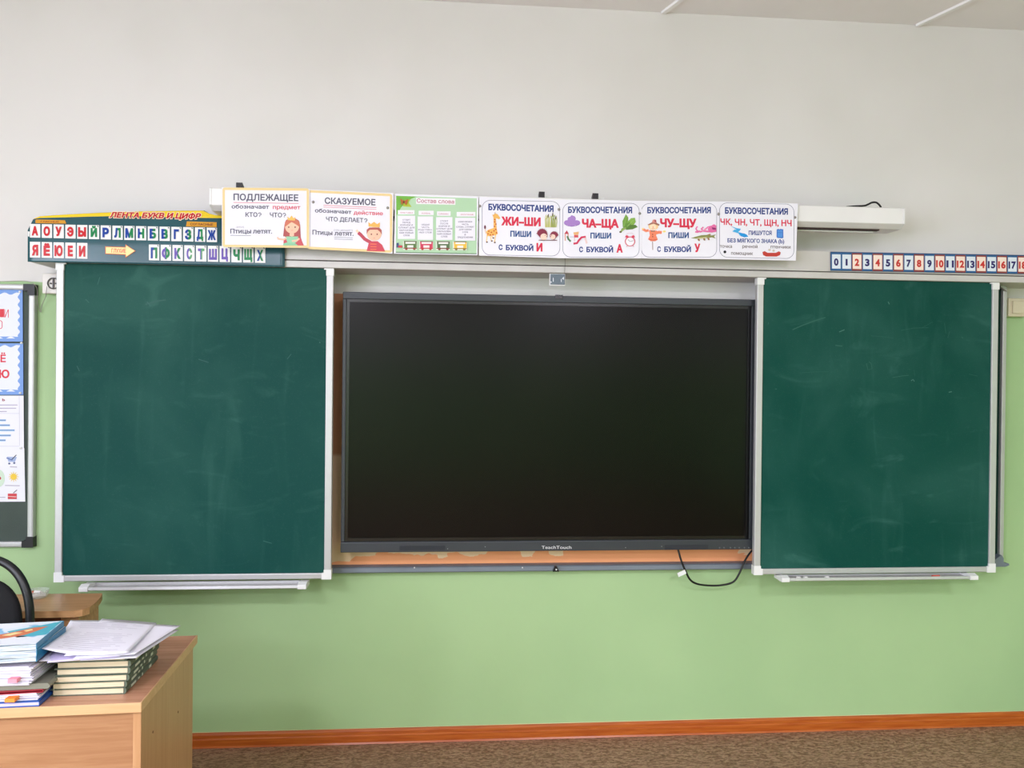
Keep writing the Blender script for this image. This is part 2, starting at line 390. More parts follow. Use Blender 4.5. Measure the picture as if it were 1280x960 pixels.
# white joint covers across the ceiling, running slightly askew
CT = mat('white_trim_plastic', (244, 244, 243), 0.4, noise=(8, (236, 236, 235), 0.5))
for k, (p, q) in enumerate((((826, 20), (849, 0)), ((1140.5, 35.5), (1212, 0)))):
    A, B = az(*p, CEIL), az(*q, CEIL); A.y = min(A.y, WALL_F-0.004); d = (B-A); d.z = 0; d.normalize(); n_ = Vector((-d.y, d.x, 0))*0.011
    if d.y > 0: d = -d
    E_ = A+d*3.2; mb = MB(); vs = []
    for P_ in (A, E_):
        for s_, z in ((-1, 0), (-0.8, -0.009), (0.8, -0.009), (1, 0)): vs.append(P_+n_*s_+Vector((0, 0, z)))
    mb.add(vs, [(0, 4, 5, 1), (1, 5, 6, 2), (2, 6, 7, 3), (0, 1, 2, 3), (7, 6, 5, 4)], CT); struct(mb.build('trim_%d' % (k+1)))
# added fill lamps on the ceiling behind the camera
FILLGLOW = bpy.data.materials.new('fill_diffuser'); FILLGLOW.use_nodes = True
e = FILLGLOW.node_tree.nodes['Principled BSDF']; e.inputs['Emission Color'].default_value = (1, 0.97, 0.92, 1); e.inputs['Emission Strength'].default_value = 1.6
for x, y in FILL_LAMPS:
    where = ('window side' if x < 0 else 'far side')+(', nearer the board' if y > -2 else ', at the back of the room')
    t = thing('fill_lamp', 'added flat white square fill lamp on the '+where, 'lamp', (x, y, CEIL-0.07), 'added fill lamps behind the viewer')
    box('housing', x-0.3, x+0.3, y-0.3, y+0.3, CEIL-0.06, CEIL, WHITEP, t, 0.004)
    box('diffuser', x-0.28, x+0.28, y-0.28, y+0.28, CEIL-0.07, CEIL-0.06, FILLGLOW, t)
    l = bpy.data.lights.new('fill_light', 'AREA'); l.size = 0.5; l.energy = FILL_POWER; l.color = (0.98, 0.93, 1.12)
    o = bpy.data.objects.new('fill_light', l); C.objects.link(o); o.location = (x, y, CEIL-0.075)

# ------------------------------------------------------------------ board system
def board_mat(name, base, haze, amount, seed):
    n = NB(name, 0.6, 0.15)
    a = n.noise(1.4, 4, (1, 1, 1), 0.8); b = n.noise(3.0, 6, (1.0, 1, 2.4), 2.2, 0.55); c = n.noise(260, 2); d = n.noise(4.5, 4, (3.0, 1, 0.5), 1.0)
    f = n.math('MULTIPLY', n.step(a, 0.38, 0.72), amount); g = n.math('MULTIPLY', n.step(b, 0.56, 0.8), amount*0.9)
    h = n.math('MULTIPLY', n.step(d, 0.55, 0.8), amount*0.5)
    f = n.math('ADD', n.math('ADD', f, g), h, clamp=True)
    col = n.mix(f, base, haze); col = n.mix(n.math('MULTIPLY', n.step(c, 0.6, 0.75), 0.04), col, (150, 170, 160))
    n.color(col); n.bump(c, 0.06, 0.0005); return n.m
BOARDL = board_mat('chalky_green_enamel', (10, 68, 62), (46, 94, 84), 0.6, 1)
BOARDR = board_mat('deep_green_enamel', (2, 68, 58), (48, 98, 88), 0.55, 2)
BOARDF = board_mat('dark_green_enamel', (14, 50, 42), (30, 66, 58), 0.3, 3)
YB = 3.03
rail_b = at(700, 341.6, YB).z; rail_s = at(700, 333, 3.02).z; rail_t = at(1010, 313.5, 3.02).z
t = thing('board_rail', 'long grey metal rail above the chalkboards that the sliding boards hang from', 'rail', (0.4, WALL_F, rail_b))
xl = at(38, 320, 3.02).x
box('fascia', xl, 2.72, 3.02, 3.2, rail_s+0.004, rail_t, RAILM, t, 0.0015)
mb = MB(); mb.prism([(3.2, rail_b), (3.2, rail_s+0.0012), (3.024, rail_s+0.0012), (3.019, rail_s-0.001), (3.019, rail_b+0.002), (3.021, rail_b)], xl, 2.72, RAILM, axis='x'); mb.build('lower_lip', t)
box('end_cap', xl-0.006, xl, 3.012, 3.2, rail_b, rail_t, WHITEP, t, 0.001, label='pale plastic end cap')
def sliding_board(label, L, R, top, bot, bm, fm):
    t = thing('sliding_chalkboard', label, 'chalkboard', ((L+R)/2, YB+0.01, bot), 'green sliding chalkboards')
    fw = 0.027
    box('writing_surface', L+fw-0.002, R-fw+0.002, YB+0.003, YB+0.016, bot+0.02, top, bm, t)
    box('frame_bar', L, L+fw, YB-0.004, YB+0.02, bot+0.03, top-0.02, fm, t, 0.003); box('frame_bar', R-fw, R, YB-0.004, YB+0.02, bot+0.03, top-0.02, fm, t, 0.003)
    box('frame_bar', L+0.03, R-0.03, YB-0.004, YB+0.02, bot+0.001, bot+0.023, fm, t, 0.003)
    for s in (0, 1):
        x = R if s else L; q = -1 if s else 1; x2 = x+q*0.036; mb = MB(); e = q*0.001
        mb.prism([(x-e, bot-0.001), (x2, bot-0.001), (x2, bot+0.024), (x+q*(fw+0.001), bot+0.024), (x+q*(fw+0.001), bot+0.036), (x-e, bot+0.036)][::(1 if not s else -1)], YB-0.006, YB+0.021, WHITEP, axis='y')
        mb.build('corner_cap', t, 0.002)
        a, b = sorted((x, x2)); c, d = sorted((x-e, x+q*(fw+0.001)))
        mb = MB(); mb.prism([(c, top-0.028), (d, top-0.028), (d, top-0.005), (max(d, b) if not s else d, top-0.005), (max(d, b) if not s else d, top), (c if not s else min(c, a), top), (c if not s else min(c, a), top-0.005), (c, top-0.005)], YB-0.006, YB+0.021, WHITEP, axis='y')
        mb.build('corner_cap', t)
    return t
lb = [at(67.5, 727.5, YB-0.004), at(413.5, 724.5, YB-0.004), at(416.6, 338, YB)]
SBL = sliding_board('left large green sliding chalkboard with chalky haze, under the alphabet banner', lb[0].x, lb[2].x+0.002, rail_b-0.001, lb[0].z, BOARDL, ALU)
rb = [at(942.5, 718.5, YB-0.004), at(1243, 716, YB-0.004), at(1248, 352, YB)]
SBR = sliding_board('right large green sliding chalkboard with swirling eraser marks, beside the screen', rb[0].x, rb[2].x, rail_b-0.001, rb[0].z, BOARDR, ALU)
# chalk traces on the right board
A = Art(940, 340, 3.765, YB+0.003, SBR, 0.0003).begin('chalk_traces')
CH = (64, 112, 100); CH2 = (34, 90, 78); CH3 = (18, 82, 70)
for p, wd, c in (([(190, 272), (240, 250), (300, 228), (345, 214)], 5, CH2), ([(410, 282), (435, 272)], 4, CH), ([(392, 345), (425, 349)], 5, CH2),
                 ([(538, 430), (545, 460), (565, 455), (560, 430), (550, 422)], 3, CH2), ([(660, 497), (700, 490), (738, 486)], 3, CH2), ([(748, 512), (758, 506), (764, 515)], 4, CH),
                 ([(762, 460), (766, 490)], 2, CH3), ([(640, 140), (646, 152)], 4, CH), ([(925, 566), (940, 563)], 4, CH), ([(905, 240), (912, 290)], 3, CH3), ([(920, 310), (930, 280)], 3, CH3),
                 ([(700, 275), (760, 264), (830, 262)], 3, CH3), ([(800, 262), (850, 235)], 2, CH3), ([(560, 300), (620, 305), (665, 312)], 3, CH3), ([(225, 475), (300, 470), (360, 469)], 2.5, CH3),
                 ([(76, 236), (77, 246)], 3, CH2), ([(1020, 480), (1060, 490)], 3, CH3), ([(985, 305), (992, 312)], 3, CH2), ([(108, 550), (116, 551)], 4, CH2)):
    A.line(p, wd, c)
A.end(); A.last['kind'] = 'stuff'
A = Art(60, 325, 2.341, YB+0.003, SBL, 0.0003).begin('chalk_traces')
CL = (34, 90, 81); CL2 = (40, 96, 86)
for p, wd, c in (([(285, 130), (320, 120), (345, 117)], 3, CL), ([(145, 72), (152, 50)], 2, CL2), ([(290, 122), (300, 135)], 2, CL2), ([(110, 115), (120, 125)], 2, CL2),
                 ([(440, 290), (470, 300)], 2, CL), ([(794, 240), (797, 243)], 3, CL2), ([(630, 822), (655, 829)], 2, CL2), ([(85, 310), (92, 325)], 2, CL), ([(700, 290), (712, 275)], 2, CL)):
    A.line(p, wd, c)
A.end(); A.last['kind'] = 'stuff'
def tray(label, pl, pr, ptop, pbot):
    a, b = at(*pl, 2.99), at(*pr, 2.99); z0 = at(pl[0], pbot, 2.985).z; z1 = at(pl[0], ptop, 3.03).z
    t = thing('chalk_tray', label, 'chalk tray', ((a.x+b.x)/2, 3.02, z0), 'chalk trays under the sliding boards')
    prof = [(3.05, z0+0.002), (3.05, z1), (3.043, z1), (3.043, z0+0.006), (2.985, z0+0.004), (2.985, z0+0.013), (2.981, z0+0.013), (2.979, z0+0.003), (2.983, z0)]
    mb = MB(); mb.prism(prof, a.x, b.x, ALU, axis='x'); mb.build('trough', t)
    for s, x in ((-1, a.x), (1, b.x)):
        mb = MB(); pr_ = [(3.051, z0-0.001), (3.051, z1+0.001), (3.03, z1+0.001), (3.0, z0+0.022), (2.976, z0+0.014), (2.976, z0-0.002)]
        x0, x1 = (x-0.028, x+0.004) if s < 0 else (x-0.004, x+0.028)
        mb.prism(pr_, x0 if s < 0 else x0, x1, WHITEP, axis='x'); mb.build('end_cap', t, 0.002)
    return t, a.x, b.x, z0+0.006
tray('empty aluminium chalk tray under the left green sliding board', (110, 736), (374, 733), 729.5, 738.5)
_, tx0, tx1, tz = tray('aluminium chalk tray under the right green board with small chalk ends', (984, 725), (1212, 722.5), 719.5, 726.5)
WCH = mat('white_chalk', (240, 240, 235), 0.9, bump=(300, 0.3)); RCH = mat('red_chalk', (214, 92, 78), 0.9, bump=(300, 0.3))
for px, L, m_, lab in ((997.5, 0.014, WCH, 'white chalk end at the left end of the right tray'), (1006.5, 0.013, WCH, 'white chalk end, second from the left in the right tray'),
                       (1033, 0.015, WCH, 'white chalk end lying alone left of the middle of the right tray'), (1169, 0.032, RCH, 'red stick of chalk near the right end of the tray')):
    x = at(px, 723, 3.0).x; mb = MB(); mb.tube([(x-L/2, 2.996, tz+0.0045), (x+L/2, 2.997, tz+0.0045)], 0.0048, m_, 10)
    tag(mb.build('chalk_piece'), lab, 'chalk', 'chalk in the right tray')
# board fixed to the wall behind the right sliding board
z0 = at(560, 708.2, 3.15).z+0.0065; xr = at(1257.3, 500, 3.12).x; xg = at(1252.3, 500, 3.12).x; zt = rail_b-0.001
t = thing('fixed_chalkboard', 'dark green fixed chalkboard mostly hidden behind the right sliding board, thin grey frame', 'chalkboard', (xr-0.5, 3.16, z0))
box('writing_surface', 1.32, xg+0.002, 3.135, 3.15, z0, zt, BOARDF, t)
box('frame_bar', xg, xr, 3.12, 3.2, z0-0.005, zt-0.002, ALU, t, 0.003); box('frame_bar', 1.30, 1.325, 3.12, 3.2, z0-0.005, zt-0.002, ALU, t, 0.003)
mb = MB(); a, b = at(1250, 353.5, 3.118), at(1257, 362, 3.118); a.z = min(a.z, rail_b-0.001)
mb.prism([(a.x-0.004, a.z), (a.x+0.012, a.z), (b.x, b.z), (b.x, b.z-0.008), (a.x-0.004, a.z-0.006)], 3.108, 3.12, ALU, axis='y'); mb.build('corner_gusset', t, 0.001)
mb = MB(); a = at(1243, 694, 3.1); b = at(1258, 706, 3.1)
mb.prism([(a.x-0.01, b.z-0.006), (b.x-0.012, b.z-0.006), (b.x+0.006, b.z+0.0), (b.x+0.004, b.z+0.008), (b.x-0.02, b.z+0.012), (b.x-0.02, b.z+0.03), (b.x-0.03, b.z+0.045), (a.x-0.01, b.z+0.02)], 3.09, 3.1195, GREYST, axis='y')
mb.build('end_bracket', t, 0.002, label='grey pointed end bracket')
# lower guide rail
zl0, zl1 = at(560, 715.6, 3.15).z, at(560, 708.2, 3.15).z
t = thing('lower_guide_rail', 'blue-grey metal guide rail along the wall just below the wide screen', 'rail', (0.5, WALL_F, zl0))
mb = MB(); mb.prism([(3.2, zl0), (3.2, zl1), (3.16, zl1), (3.152, zl1-0.004), (3.15, zl0+0.004), (3.154, zl0)], -1.35, xr+0.01, GREYST, axis='x'); mb.build('rail_profile', t)
mb = MB(); c = at(694.5, 711, 3.148); mb.prism([(c.x-0.013, c.z-0.009), (c.x+0.013, c.z-0.009), (c.x+0.004, c.z+0.012), (c.x-0.004, c.z+0.012)], 3.135, 3.152, BLACKP, axis='y'); mb.build('stop_block', t, 0.001)
mb = MB(); mb.tube([(c.x+0.001, 3.133, c.z), (c.x+0.001, 3.136, c.z)], 0.0032, WHITEP, 10); mb.build('screw', t)
for px in (518, 653):
    c = at(px, 709.5, 3.149); mb = MB(); mb.tube([(c.x, 3.146, c.z), (c.x, 3.152, c.z)], 0.0025, WHITEP, 8); mb.build('screw', t)

# ------------------------------------------------------------------ interactive screen
YT = 3.075
TVM = mat('graphite_metal', (56, 61, 66), 0.45, 0.2, noise=(4, (50, 55, 60), 0.5)); TVB = mat('black_glass_border', (8, 9, 11), 0.25)
n = NB('dark_anti_glare_screen', 0.2, 0.2); n.color(n.mix(n.step(n.noise(2.5, 3), 0.3, 0.7), (3, 3, 4), (6, 5, 5))); SCR = n.m
GRL = mat('speaker_mesh', (38, 42, 48), 0.7, bump=(900, 0.6))
tl, bl = at(428.6, 364.6, YT), at(426.6, 690.5, YT); TX0 = tl.x; TZ1 = tl.z; TZ0 = bl.z; TX1 = 1.262
sx0, sz1 = at(437, 377.2, YT).x, at(437, 377.2, YT).z; sx1 = at(934.5, 500, YT).x; sz0 = at(437, 673.2, YT).z
ob_ = at(437, 677.5, YT).z
t = thing('interactive_screen', 'wide black wall-mounted screen in graphite frame between the two green boards', 'screen', ((TX0+TX1)/2, WALL_F, TZ0))
box('housing', TX0+0.01, TX1-0.01, YT+0.02, WALL_F-0.03, TZ0+0.01, TZ1-0.01, BLACKP, t, 0.004)
box('wall_bracket', 0.0, 0.8, WALL_F-0.032, WALL_F, TZ0+0.3, TZ1-0.3, BLACKP, t)
fm = MB(); gx = sx0-0.012; gz = sz1+0.012
fm.box(TX0, TX1, YT, YT+0.025, gz, TZ1, TVM); fm.box(TX0, gx, YT, YT+0.025, ob_, gz, TVM); fm.box(sx1+0.014, TX1, YT, YT+0.025, ob_, gz, TVM)
fm.build('frame', t, 0.002)
o = box('lower_bar', TX0, TX1, YT-0.006, YT+0.03, TZ0, ob_, TVM, t, 0.003)
bm_ = MB(); bm_.box(gx, sx1+0.014, YT+0.006, YT+0.02, sz1, gz, TVB); bm_.box(gx, sx1+0.014, YT+0.006, YT+0.02, ob_, sz0, TVB)
bm_.box(gx, sx0, YT+0.006, YT+0.02, sz0, sz1, TVB); bm_.box(sx1, sx1+0.014, YT+0.006, YT+0.02, sz0, sz1, TVB); bm_.build('glass_border', t)
box('screen_panel', sx0, sx1, YT+0.009, YT+0.02, sz0, sz1, SCR, t)
for a, b in (((499.5, 682.5), (556.5, 687.5)), ((831, 681.5), (885, 686.5))):
    p, q = at(*a, YT-0.007), at(*b, YT-0.007); box('speaker_grille', p.x, q.x, YT-0.0075, YT-0.004, q.z, p.z, GRL, t)
p, q = at(694, 368.5, YT), at(703.5, 374, YT); s_ = box('camera_sensor', p.x, q.x, YT-0.003, YT+0.004, q.z, p.z, TVB, t, 0.0008)
mb = MB(); c = (p+q)/2; mb.tube([(c.x, YT-0.0045, c.z), (c.x, YT-0.002, c.z)], 0.0035, mat('lens_glass', (60, 62, 66), 0.1), 12); mb.build('lens', s_)
A = Art(680, 640, 4, YT-0.0065, t, 0.0004).begin('lettering')
A.text('TeachTouch', -12, 184, 137, 184, 16, (226, 228, 230), 0.0); A.end()
for px in (899.5, 905, 913, 918.5, 924, 930.5, 936):
    c = at(px, 684.6, YT-0.0065); mb = MB(); mb.tube([(c.x, YT-0.008, c.z), (c.x, YT-0.003, c.z)], 0.003, mat('button_grey', (98, 102, 106) if px != 899.5 else (98, 102, 106), 0.4), 10); mb.build('button', t)
for px, py in ((559.5, 686), (606.5, 683.5), (782, 684.5), (827, 683)):
    c = at(px, py, YT-0.0065); mb = MB(); mb.tube([(c.x, YT-0.0072, c.z), (c.x, YT-0.005, c.z)], 0.002, mat('screw_steel', (150, 154, 158), 0.3, 0.8), 8); mb.build('screw', t)
# hanging lead
def smooth(pts, k=6):
    P = [pts[0]]+list(pts)+[pts[-1]]; out = []
    for i in range(1, len(P)-2):
        a, b, c, d = [Vector(p) for p in P[i-1:i+3]]
        for j in range(k):
            u = j/k; out.append(0.5*((2*b)+(c-a)*u+(2*a-5*b+4*c-d)*u*u+(-a+3*b-3*c+d)*u**3))
    out.append(Vector(pts[-1])); return out
pts = [at(x, y, Y) for x, y, Y in ((847, 684, 3.13), (848.5, 690, 3.125), (852, 702, 3.12), (857, 714, 3.118), (863, 725, 3.12), (873, 730.3, 3.13), (890, 732, 3.135), (905, 731, 3.13), (917, 727, 3.125), (924, 717, 3.12), (930, 703, 3.12), (936, 693, 3.125), (942, 686, 3.13))]
t = thing('power_lead', 'black power lead looping down from under the wide screen', 'cable', tuple(pts[6]))
mb = MB(); mb.tube(smooth(pts), 0.0042, BLACKP, 8); mb.build('lead', t)
a = at(847.5, 719, 3.112); b = at(857, 714.5, 3.112); mb = MB(); d = (b-a).normalized(); u = Vector((-d.z, 0, d.x))*0.0085
mb.add([a+u, b+u, b-u, a-u]+[v+Vector((0, 0.003, 0)) for v in (a+u, b+u, b-u, a-u)], [(0, 3, 2, 1), (4, 5, 6, 7), (0, 1, 5, 4), (1, 2, 6, 5), (2, 3, 7, 6), (3, 0, 4, 7)], WHITEP); mb.build('tag', t, label='small white tag')

# ------------------------------------------------------------------ projection screen case
YC = 2.955
c0, c1 = at(262, 233.7, YC), at(1131, 261, YC); zb = at(1131, 280, YC).z; zt_ = c1.z+0.001; YK = 3.09
t = thing('projection_screen_case', 'long white box of a rolled-up projection screen behind the row of posters', 'screen case', ((c0.x+c1.x)/2, 3.02, zb-0.02))
prof = [(YC, zb), (YC, zt_), (YC+0.01, zt_+0.004), (YK, zt_+0.004), (YK, zb-0.014), (YK-0.02, zb-0.016), (YC+0.03, zb-0.016)]
mb = MB(); mb.prism(prof, c0.x+0.006, c1.x-0.006, CASEM, axis='x'); mb.build('case', t, 0.002)
for x in (c0.x, c1.x-0.006):
    mb = MB(); mb.prism([(y-0.002 if y < 3 else y, z) for y, z in prof], x, x+0.006, WHITEP, axis='x'); mb.build('end_cap', t, 0.001)
sl1 = at(1098, 288, 3.0).x
box('screen_slot', c0.x+0.12, sl1, YC+0.038, YC+0.06, zb-0.021, zb-0.0155, DARKM, t)
box('bottom_bar', c0.x+0.13, sl1-0.01, YC+0.062, YC+0.078, zb-0.026, zb-0.0155, WHITEP, t, 0.002)
for px, py in ((299.5, 231.5), (677, 246), (744, 248)):
    c = at(px, py, YC+0.02); mb = MB(); x = c.x; zc = zt_+0.004
    mb.prism([(YC+0.012, zc), (YC+0.012, zc+0.022), (YC+0.018, zc+0.025), (YC+0.06, zc+0.006), (3.2, zc+0.006), (3.2, zc-0.0)], x-0.011, x+0.011, BLACKP, axis='x')
    mb.build('wall_bracket', t, 0.001, label='black hooked bracket')
    box('bracket_plate', x-0.013, x+0.04, YC+0.04, YC+0.05, zc, zc+0.014, WHITEP, t)
pts = [at(x, y, YC+0.03) for x, y in ((1058, 258.8), (1068, 257.8), (1080, 257.2), (1085, 255.5), (1090, 253.2), (1095, 253), (1099, 256), (1101, 259.5), (1098, 261))]
mb = MB(); mb.tube(smooth(pts), 0.0038, BLACKP, 8)
o = mb.build('strap'); tag(o, 'short black cable curled on top of the white screen case', 'cable')
# pull plate on its cord
t = thing('cord_pull', 'small blue-grey pull plate hanging on a thin cord above the wide screen', 'pull cord', tuple(at(696, 356, 3.0)))
mb = MB(); mb.tube([at(706.3, 318, 3.005), at(706.3, 331, 3.005), at(705.6, 343, 3.005)], 0.0012, mat('cord', (120, 118, 112), 0.6), 6); mb.build('cord', t)
p, q = at(687, 342, 3.0), at(706.5, 357.3, 3.0)
box('surround', p.x, q.x, 3.0, 3.006, q.z, p.z, WHITEP, t, 0.001); box('plate', p.x+0.003, q.x-0.002, 2.996, 3.001, q.z+0.004, p.z-0.002, mat('slate_plastic', (96, 112, 124), 0.4, noise=(30, (84, 100, 112), 0.6)), t, 0.001)
A = Art(670, 320, 16, 2.996, t).begin('white_marks'); A.line([(345, 435), (345, 515)], 14, (225, 230, 235)); A.line([(505, 460), (505, 520)], 14, (225, 230, 235))
A.poly([(520, 450), (558, 412), (558, 480)], (225, 230, 235)); A.poly([(292, 500), (318, 520), (300, 545), (292, 540)], (210, 215, 222)); A.end(); A.last['kind'] = 'stuff'

# ------------------------------------------------------------------ posters
YP = 2.945
PIN = mat('pin_grey', (150, 146, 140), 0.35, 0.4)
def poster(label, corners, pins=(), Y=YP, sheetm=PAPER):
    cs = [at(x, y, Y) for x, y in corners]; c = (cs[2]+cs[3])/2
    t = thing('poster', label, 'poster', tuple(c), 'row of paper posters along the projection screen case')
    sheet_mesh(cs, sheetm, -0.0004).build('sheet', t)
    for x, y in pins:
        p = at(x, y, Y-0.001); mb = MB(); mb.lathe([(0.0001, -0.003), (0.004, -0.0025), (0.0055, 0), (0.0055, 0.002)], (0, 0, 0), PIN, 14, Matrix.Translation(p) @ Matrix.Rotation(-PI/2, 4, 'X') @ Matrix.Scale(-1, 4, (0, 0, 1)) @ Matrix.Scale(-1, 4, (0, 0, 1)))
        mb.build('pin', t)
    return t
K = 10.67
NV = (36, 62, 132); RD = (214, 40, 72); GY = (86, 86, 104); GOLD = (232, 208, 150)
# 1
t = poster('poster with gold border and a long-haired girl in a crown, leftmost of the row', ((277.3, 234.2), (387.2, 236), (387, 308.2), (277.5, 307.6)))
A = Art(275, 228, K, YP, t).begin('border')
A.rring(50, 85, 1172, 846, 18, 34, GOLD, 0.010); A.end(); A.begin('lettering')
A.text('ПОДЛЕЖАЩЕЕ', 180, 236, 1045, 248, 84, GY, 0.03); A.line([(178, 268), (1048, 282)], 8, (214, 120, 130))
A.text('обозначает', 155, 346, 655, 352, 52, GY, 0.026); A.text('предмет', 705, 354, 1072, 358, 52, (214, 96, 110), 0.026)
A.text('КТО', 340, 458, 500, 460, 58, GY, 0.024); qmark(A, 512, 460, 36, 58, GY, 10); A.text('ЧТО', 665, 462, 828, 465, 58, GY, 0.024); qmark(A, 840, 466, 36, 58, GY, 10)
A.text('(кто?)', 222, 606, 320, 606, 24, (150, 150, 160)); A.text('Птицы', 138, 680, 415, 680, 60, GY, 0.02); A.text('летят.', 440, 680, 695, 682, 60, GY, 0.02)
A.line([(140, 707), (413, 709)], 6, (130, 130, 145)); A.end()
A.begin('girl_picture'); SK = (250, 196, 168); HR = (206, 116, 92)
A.poly([(862, 560), (880, 505), (930, 478), (1000, 478), (1052, 510), (1070, 570), (1078, 735), (1112, 838), (1040, 838), (860, 720), (842, 720)], (176, 84, 84))
A.poly([(850, 770), (880, 735), (1070, 735), (1120, 842), (846, 842)], (204, 86, 96))
A.poly([(838, 842), (850, 815), (930, 790), (990, 800), (1040, 842)], (140, 200, 160)); A.poly([(880, 722), (1045, 722), (1030, 790), (990, 815), (900, 800), (885, 765)], (150, 206, 168))
A.poly([(935, 660), (985, 660), (990, 712), (960, 722), (928, 712)], SK); A.line([(770, 730), (775, 752), (850, 764), (885, 742)], 24, SK); A.line([(1060, 750), (1030, 775), (960, 785)], 22, SK)
A.ell(962, 595, 93, 88, SK); A.poly([(862, 600), (868, 530), (920, 482), (1005, 484), (1062, 530), (1068, 605), (1035, 575), (985, 545), (955, 530), (915, 560)], HR)
for x in (918, 1003): A.ell(x, 598, 9, 11, (110, 60, 60))
A.line([(948, 640), (975, 640)], 5, (220, 120, 110))
A.poly([(905, 505), (898, 455), (928, 480), (955, 442), (980, 480), (1006, 462), (1000, 510)], (240, 190, 96)); A.end()
# 2
t = poster('poster with gold border and a waving boy in a crown and red jacket', ((387.6, 236.8), (491.8, 241.6), (490.6, 317), (384, 309.8)), ((391.5, 252.5), (484.6, 259.8)), YP+0.003)
A = Art(382, 232, K, YP+0.003, t).begin('border'); A.rring(40, 76, 1140, 830, 18, 34, GOLD, 0.046); A.end(); A.begin('lettering')
A.text('СКАЗУЕМОЕ', 255, 240, 932, 262, 80, GY, 0.03); A.line([(238, 262), (945, 293)], 8, (214, 120, 130)); A.line([(240, 286), (945, 318)], 7, (214, 130, 140))
A.text('обозначает', 125, 355, 612, 378, 50, GY, 0.026); A.text('действие', 640, 384, 1032, 396, 50, (214, 96, 110), 0.026)
A.text('ЧТО ДЕЛАЕТ', 272, 472, 770, 491, 56, GY, 0.024); qmark(A, 785, 494, 35, 56, GY, 10); A.text('(что делают?)', 380, 604, 628, 608, 24, (150, 150, 160))
A.text('Птицы', 92, 652, 358, 660, 60, GY, 0.02); A.text('летят.', 385, 664, 640, 670, 60, GY, 0.02)
A.line([(382, 688), (630, 698)], 6, (130, 130, 145)); A.line([(382, 712), (630, 722)], 6, (130, 130, 145)); A.end()
A.begin('boy_picture')
A.line([(870, 760), (790, 715), (735, 655), (702, 628)], 44, (190, 74, 90)); A.line([(700, 625), (678, 592)], 30, (250, 214, 180))
A.poly([(815, 872), (840, 775), (880, 742), (960, 742), (1020, 790), (1062, 880)], (206, 74, 90))
for y in (780, 815, 850): A.line([(865, y), (945, y+2)], 9, (240, 130, 80))
A.ell(915, 645, 98, 92, SK); A.poly([(815, 650), (815, 590), (850, 560), (980, 560), (1015, 595), (1016, 655), (995, 620), (960, 590), (860, 590), (835, 610)], (178, 92, 84))
for x in (878, 955): A.ell(x, 650, 9, 11, (110, 60, 60))
A.line([(905, 700), (925, 700)], 5, (220, 120, 110))
A.poly([(840, 548), (838, 488), (872, 515), (912, 484), (955, 515), (992, 490), (990, 558)], (242, 184, 92)); A.end()
# 3
t = poster('green poster showing parts of a word above four little train wagons', ((494.3, 242.5), (598, 246), (597, 319), (492.3, 317)))
A = Art(490, 238, K, YP, t).begin('background'); A.poly([(55, 72), (1132, 105), (1128, 852), (50, 832)], (178, 214, 176)); A.poly([(55, 72), (330, 82), (215, 130), (120, 230), (60, 340)], (112, 178, 66))
A.poly([(130, 130), (250, 120), (222, 160), (262, 222), (150, 215)], (178, 196, 60)); A.line([(52, 826), (1128, 846)], 12, (92, 128, 92)); A.end()
A.begin('lettering'); A.rect(322, 100, 845, 182, (240, 236, 240), 0.02); A.text('Состав слова', 332, 162, 828, 176, 52, (176, 66, 100), 0.01)
heads = (('ПРИСТАВКА', 78, 300, 264, 320, 108, 280), ('КОРЕНЬ', 355, 556, 272, 330, 398, 512), ('СУФФИКС', 600, 782, 280, 340, 622, 757), ('ОКОНЧАНИЕ', 862, 1112, 288, 350, 915, 1088))
for s_, x0, x1, y0, y1, a, b in heads:
    A.rect(x0, y0, x1, y1, (238, 236, 242)); A.text(s_, a, y0+42, b, y0+44, 17, (190, 100, 120), 0.01)
bod = (((78, 338, 308, 648), 'СТОИТ/ПЕРЕД/КОРНЕМ И/СЛУЖИТ ДЛЯ/ОБРАЗОВА-/НИЯ НОВЫХ/СЛОВ', 404, 34.5), ((342, 348, 548, 660), 'ОБЩАЯ/ЧАСТЬ/РОДСТВЕН-/НЫХ СЛОВ', 468, 34.5),
       ((588, 358, 806, 662), 'СТОИТ/ПОСЛЕ/КОРНЯ И/СЛУЖИТ ДЛЯ/ОБРАЗОВА-/НИЯ НОВЫХ/СЛОВ', 420, 34.5), ((842, 366, 1110, 672), 'ИЗМЕНЯЕМАЯ/ЧАСТЬ/СЛОВА, СЛУЖИТ/ДЛЯ СВЯЗИ/СЛОВ/В/ПРЕДЛОЖЕНИИ', 430, 34.5))
for (x0, y0, x1, y1), s_, yb, dy in bod:
    A.rect(x0, y0, x1, y1, (236, 235, 244)); cx = (x0+x1)/2; parts = s_.split('/'); mx = 13 if 'СЛУЖИТ' in s_ and x0 > 800 else 10
    for i, p in enumerate(parts):
        hw = len(p)*(10.5 if x0 != 842 else 9.2); A.text(p, cx-hw, yb+i*dy, cx+hw, yb+i*dy, 20, (84, 76, 110), 0.01)
A.end(); A.begin('wagon_pictures')
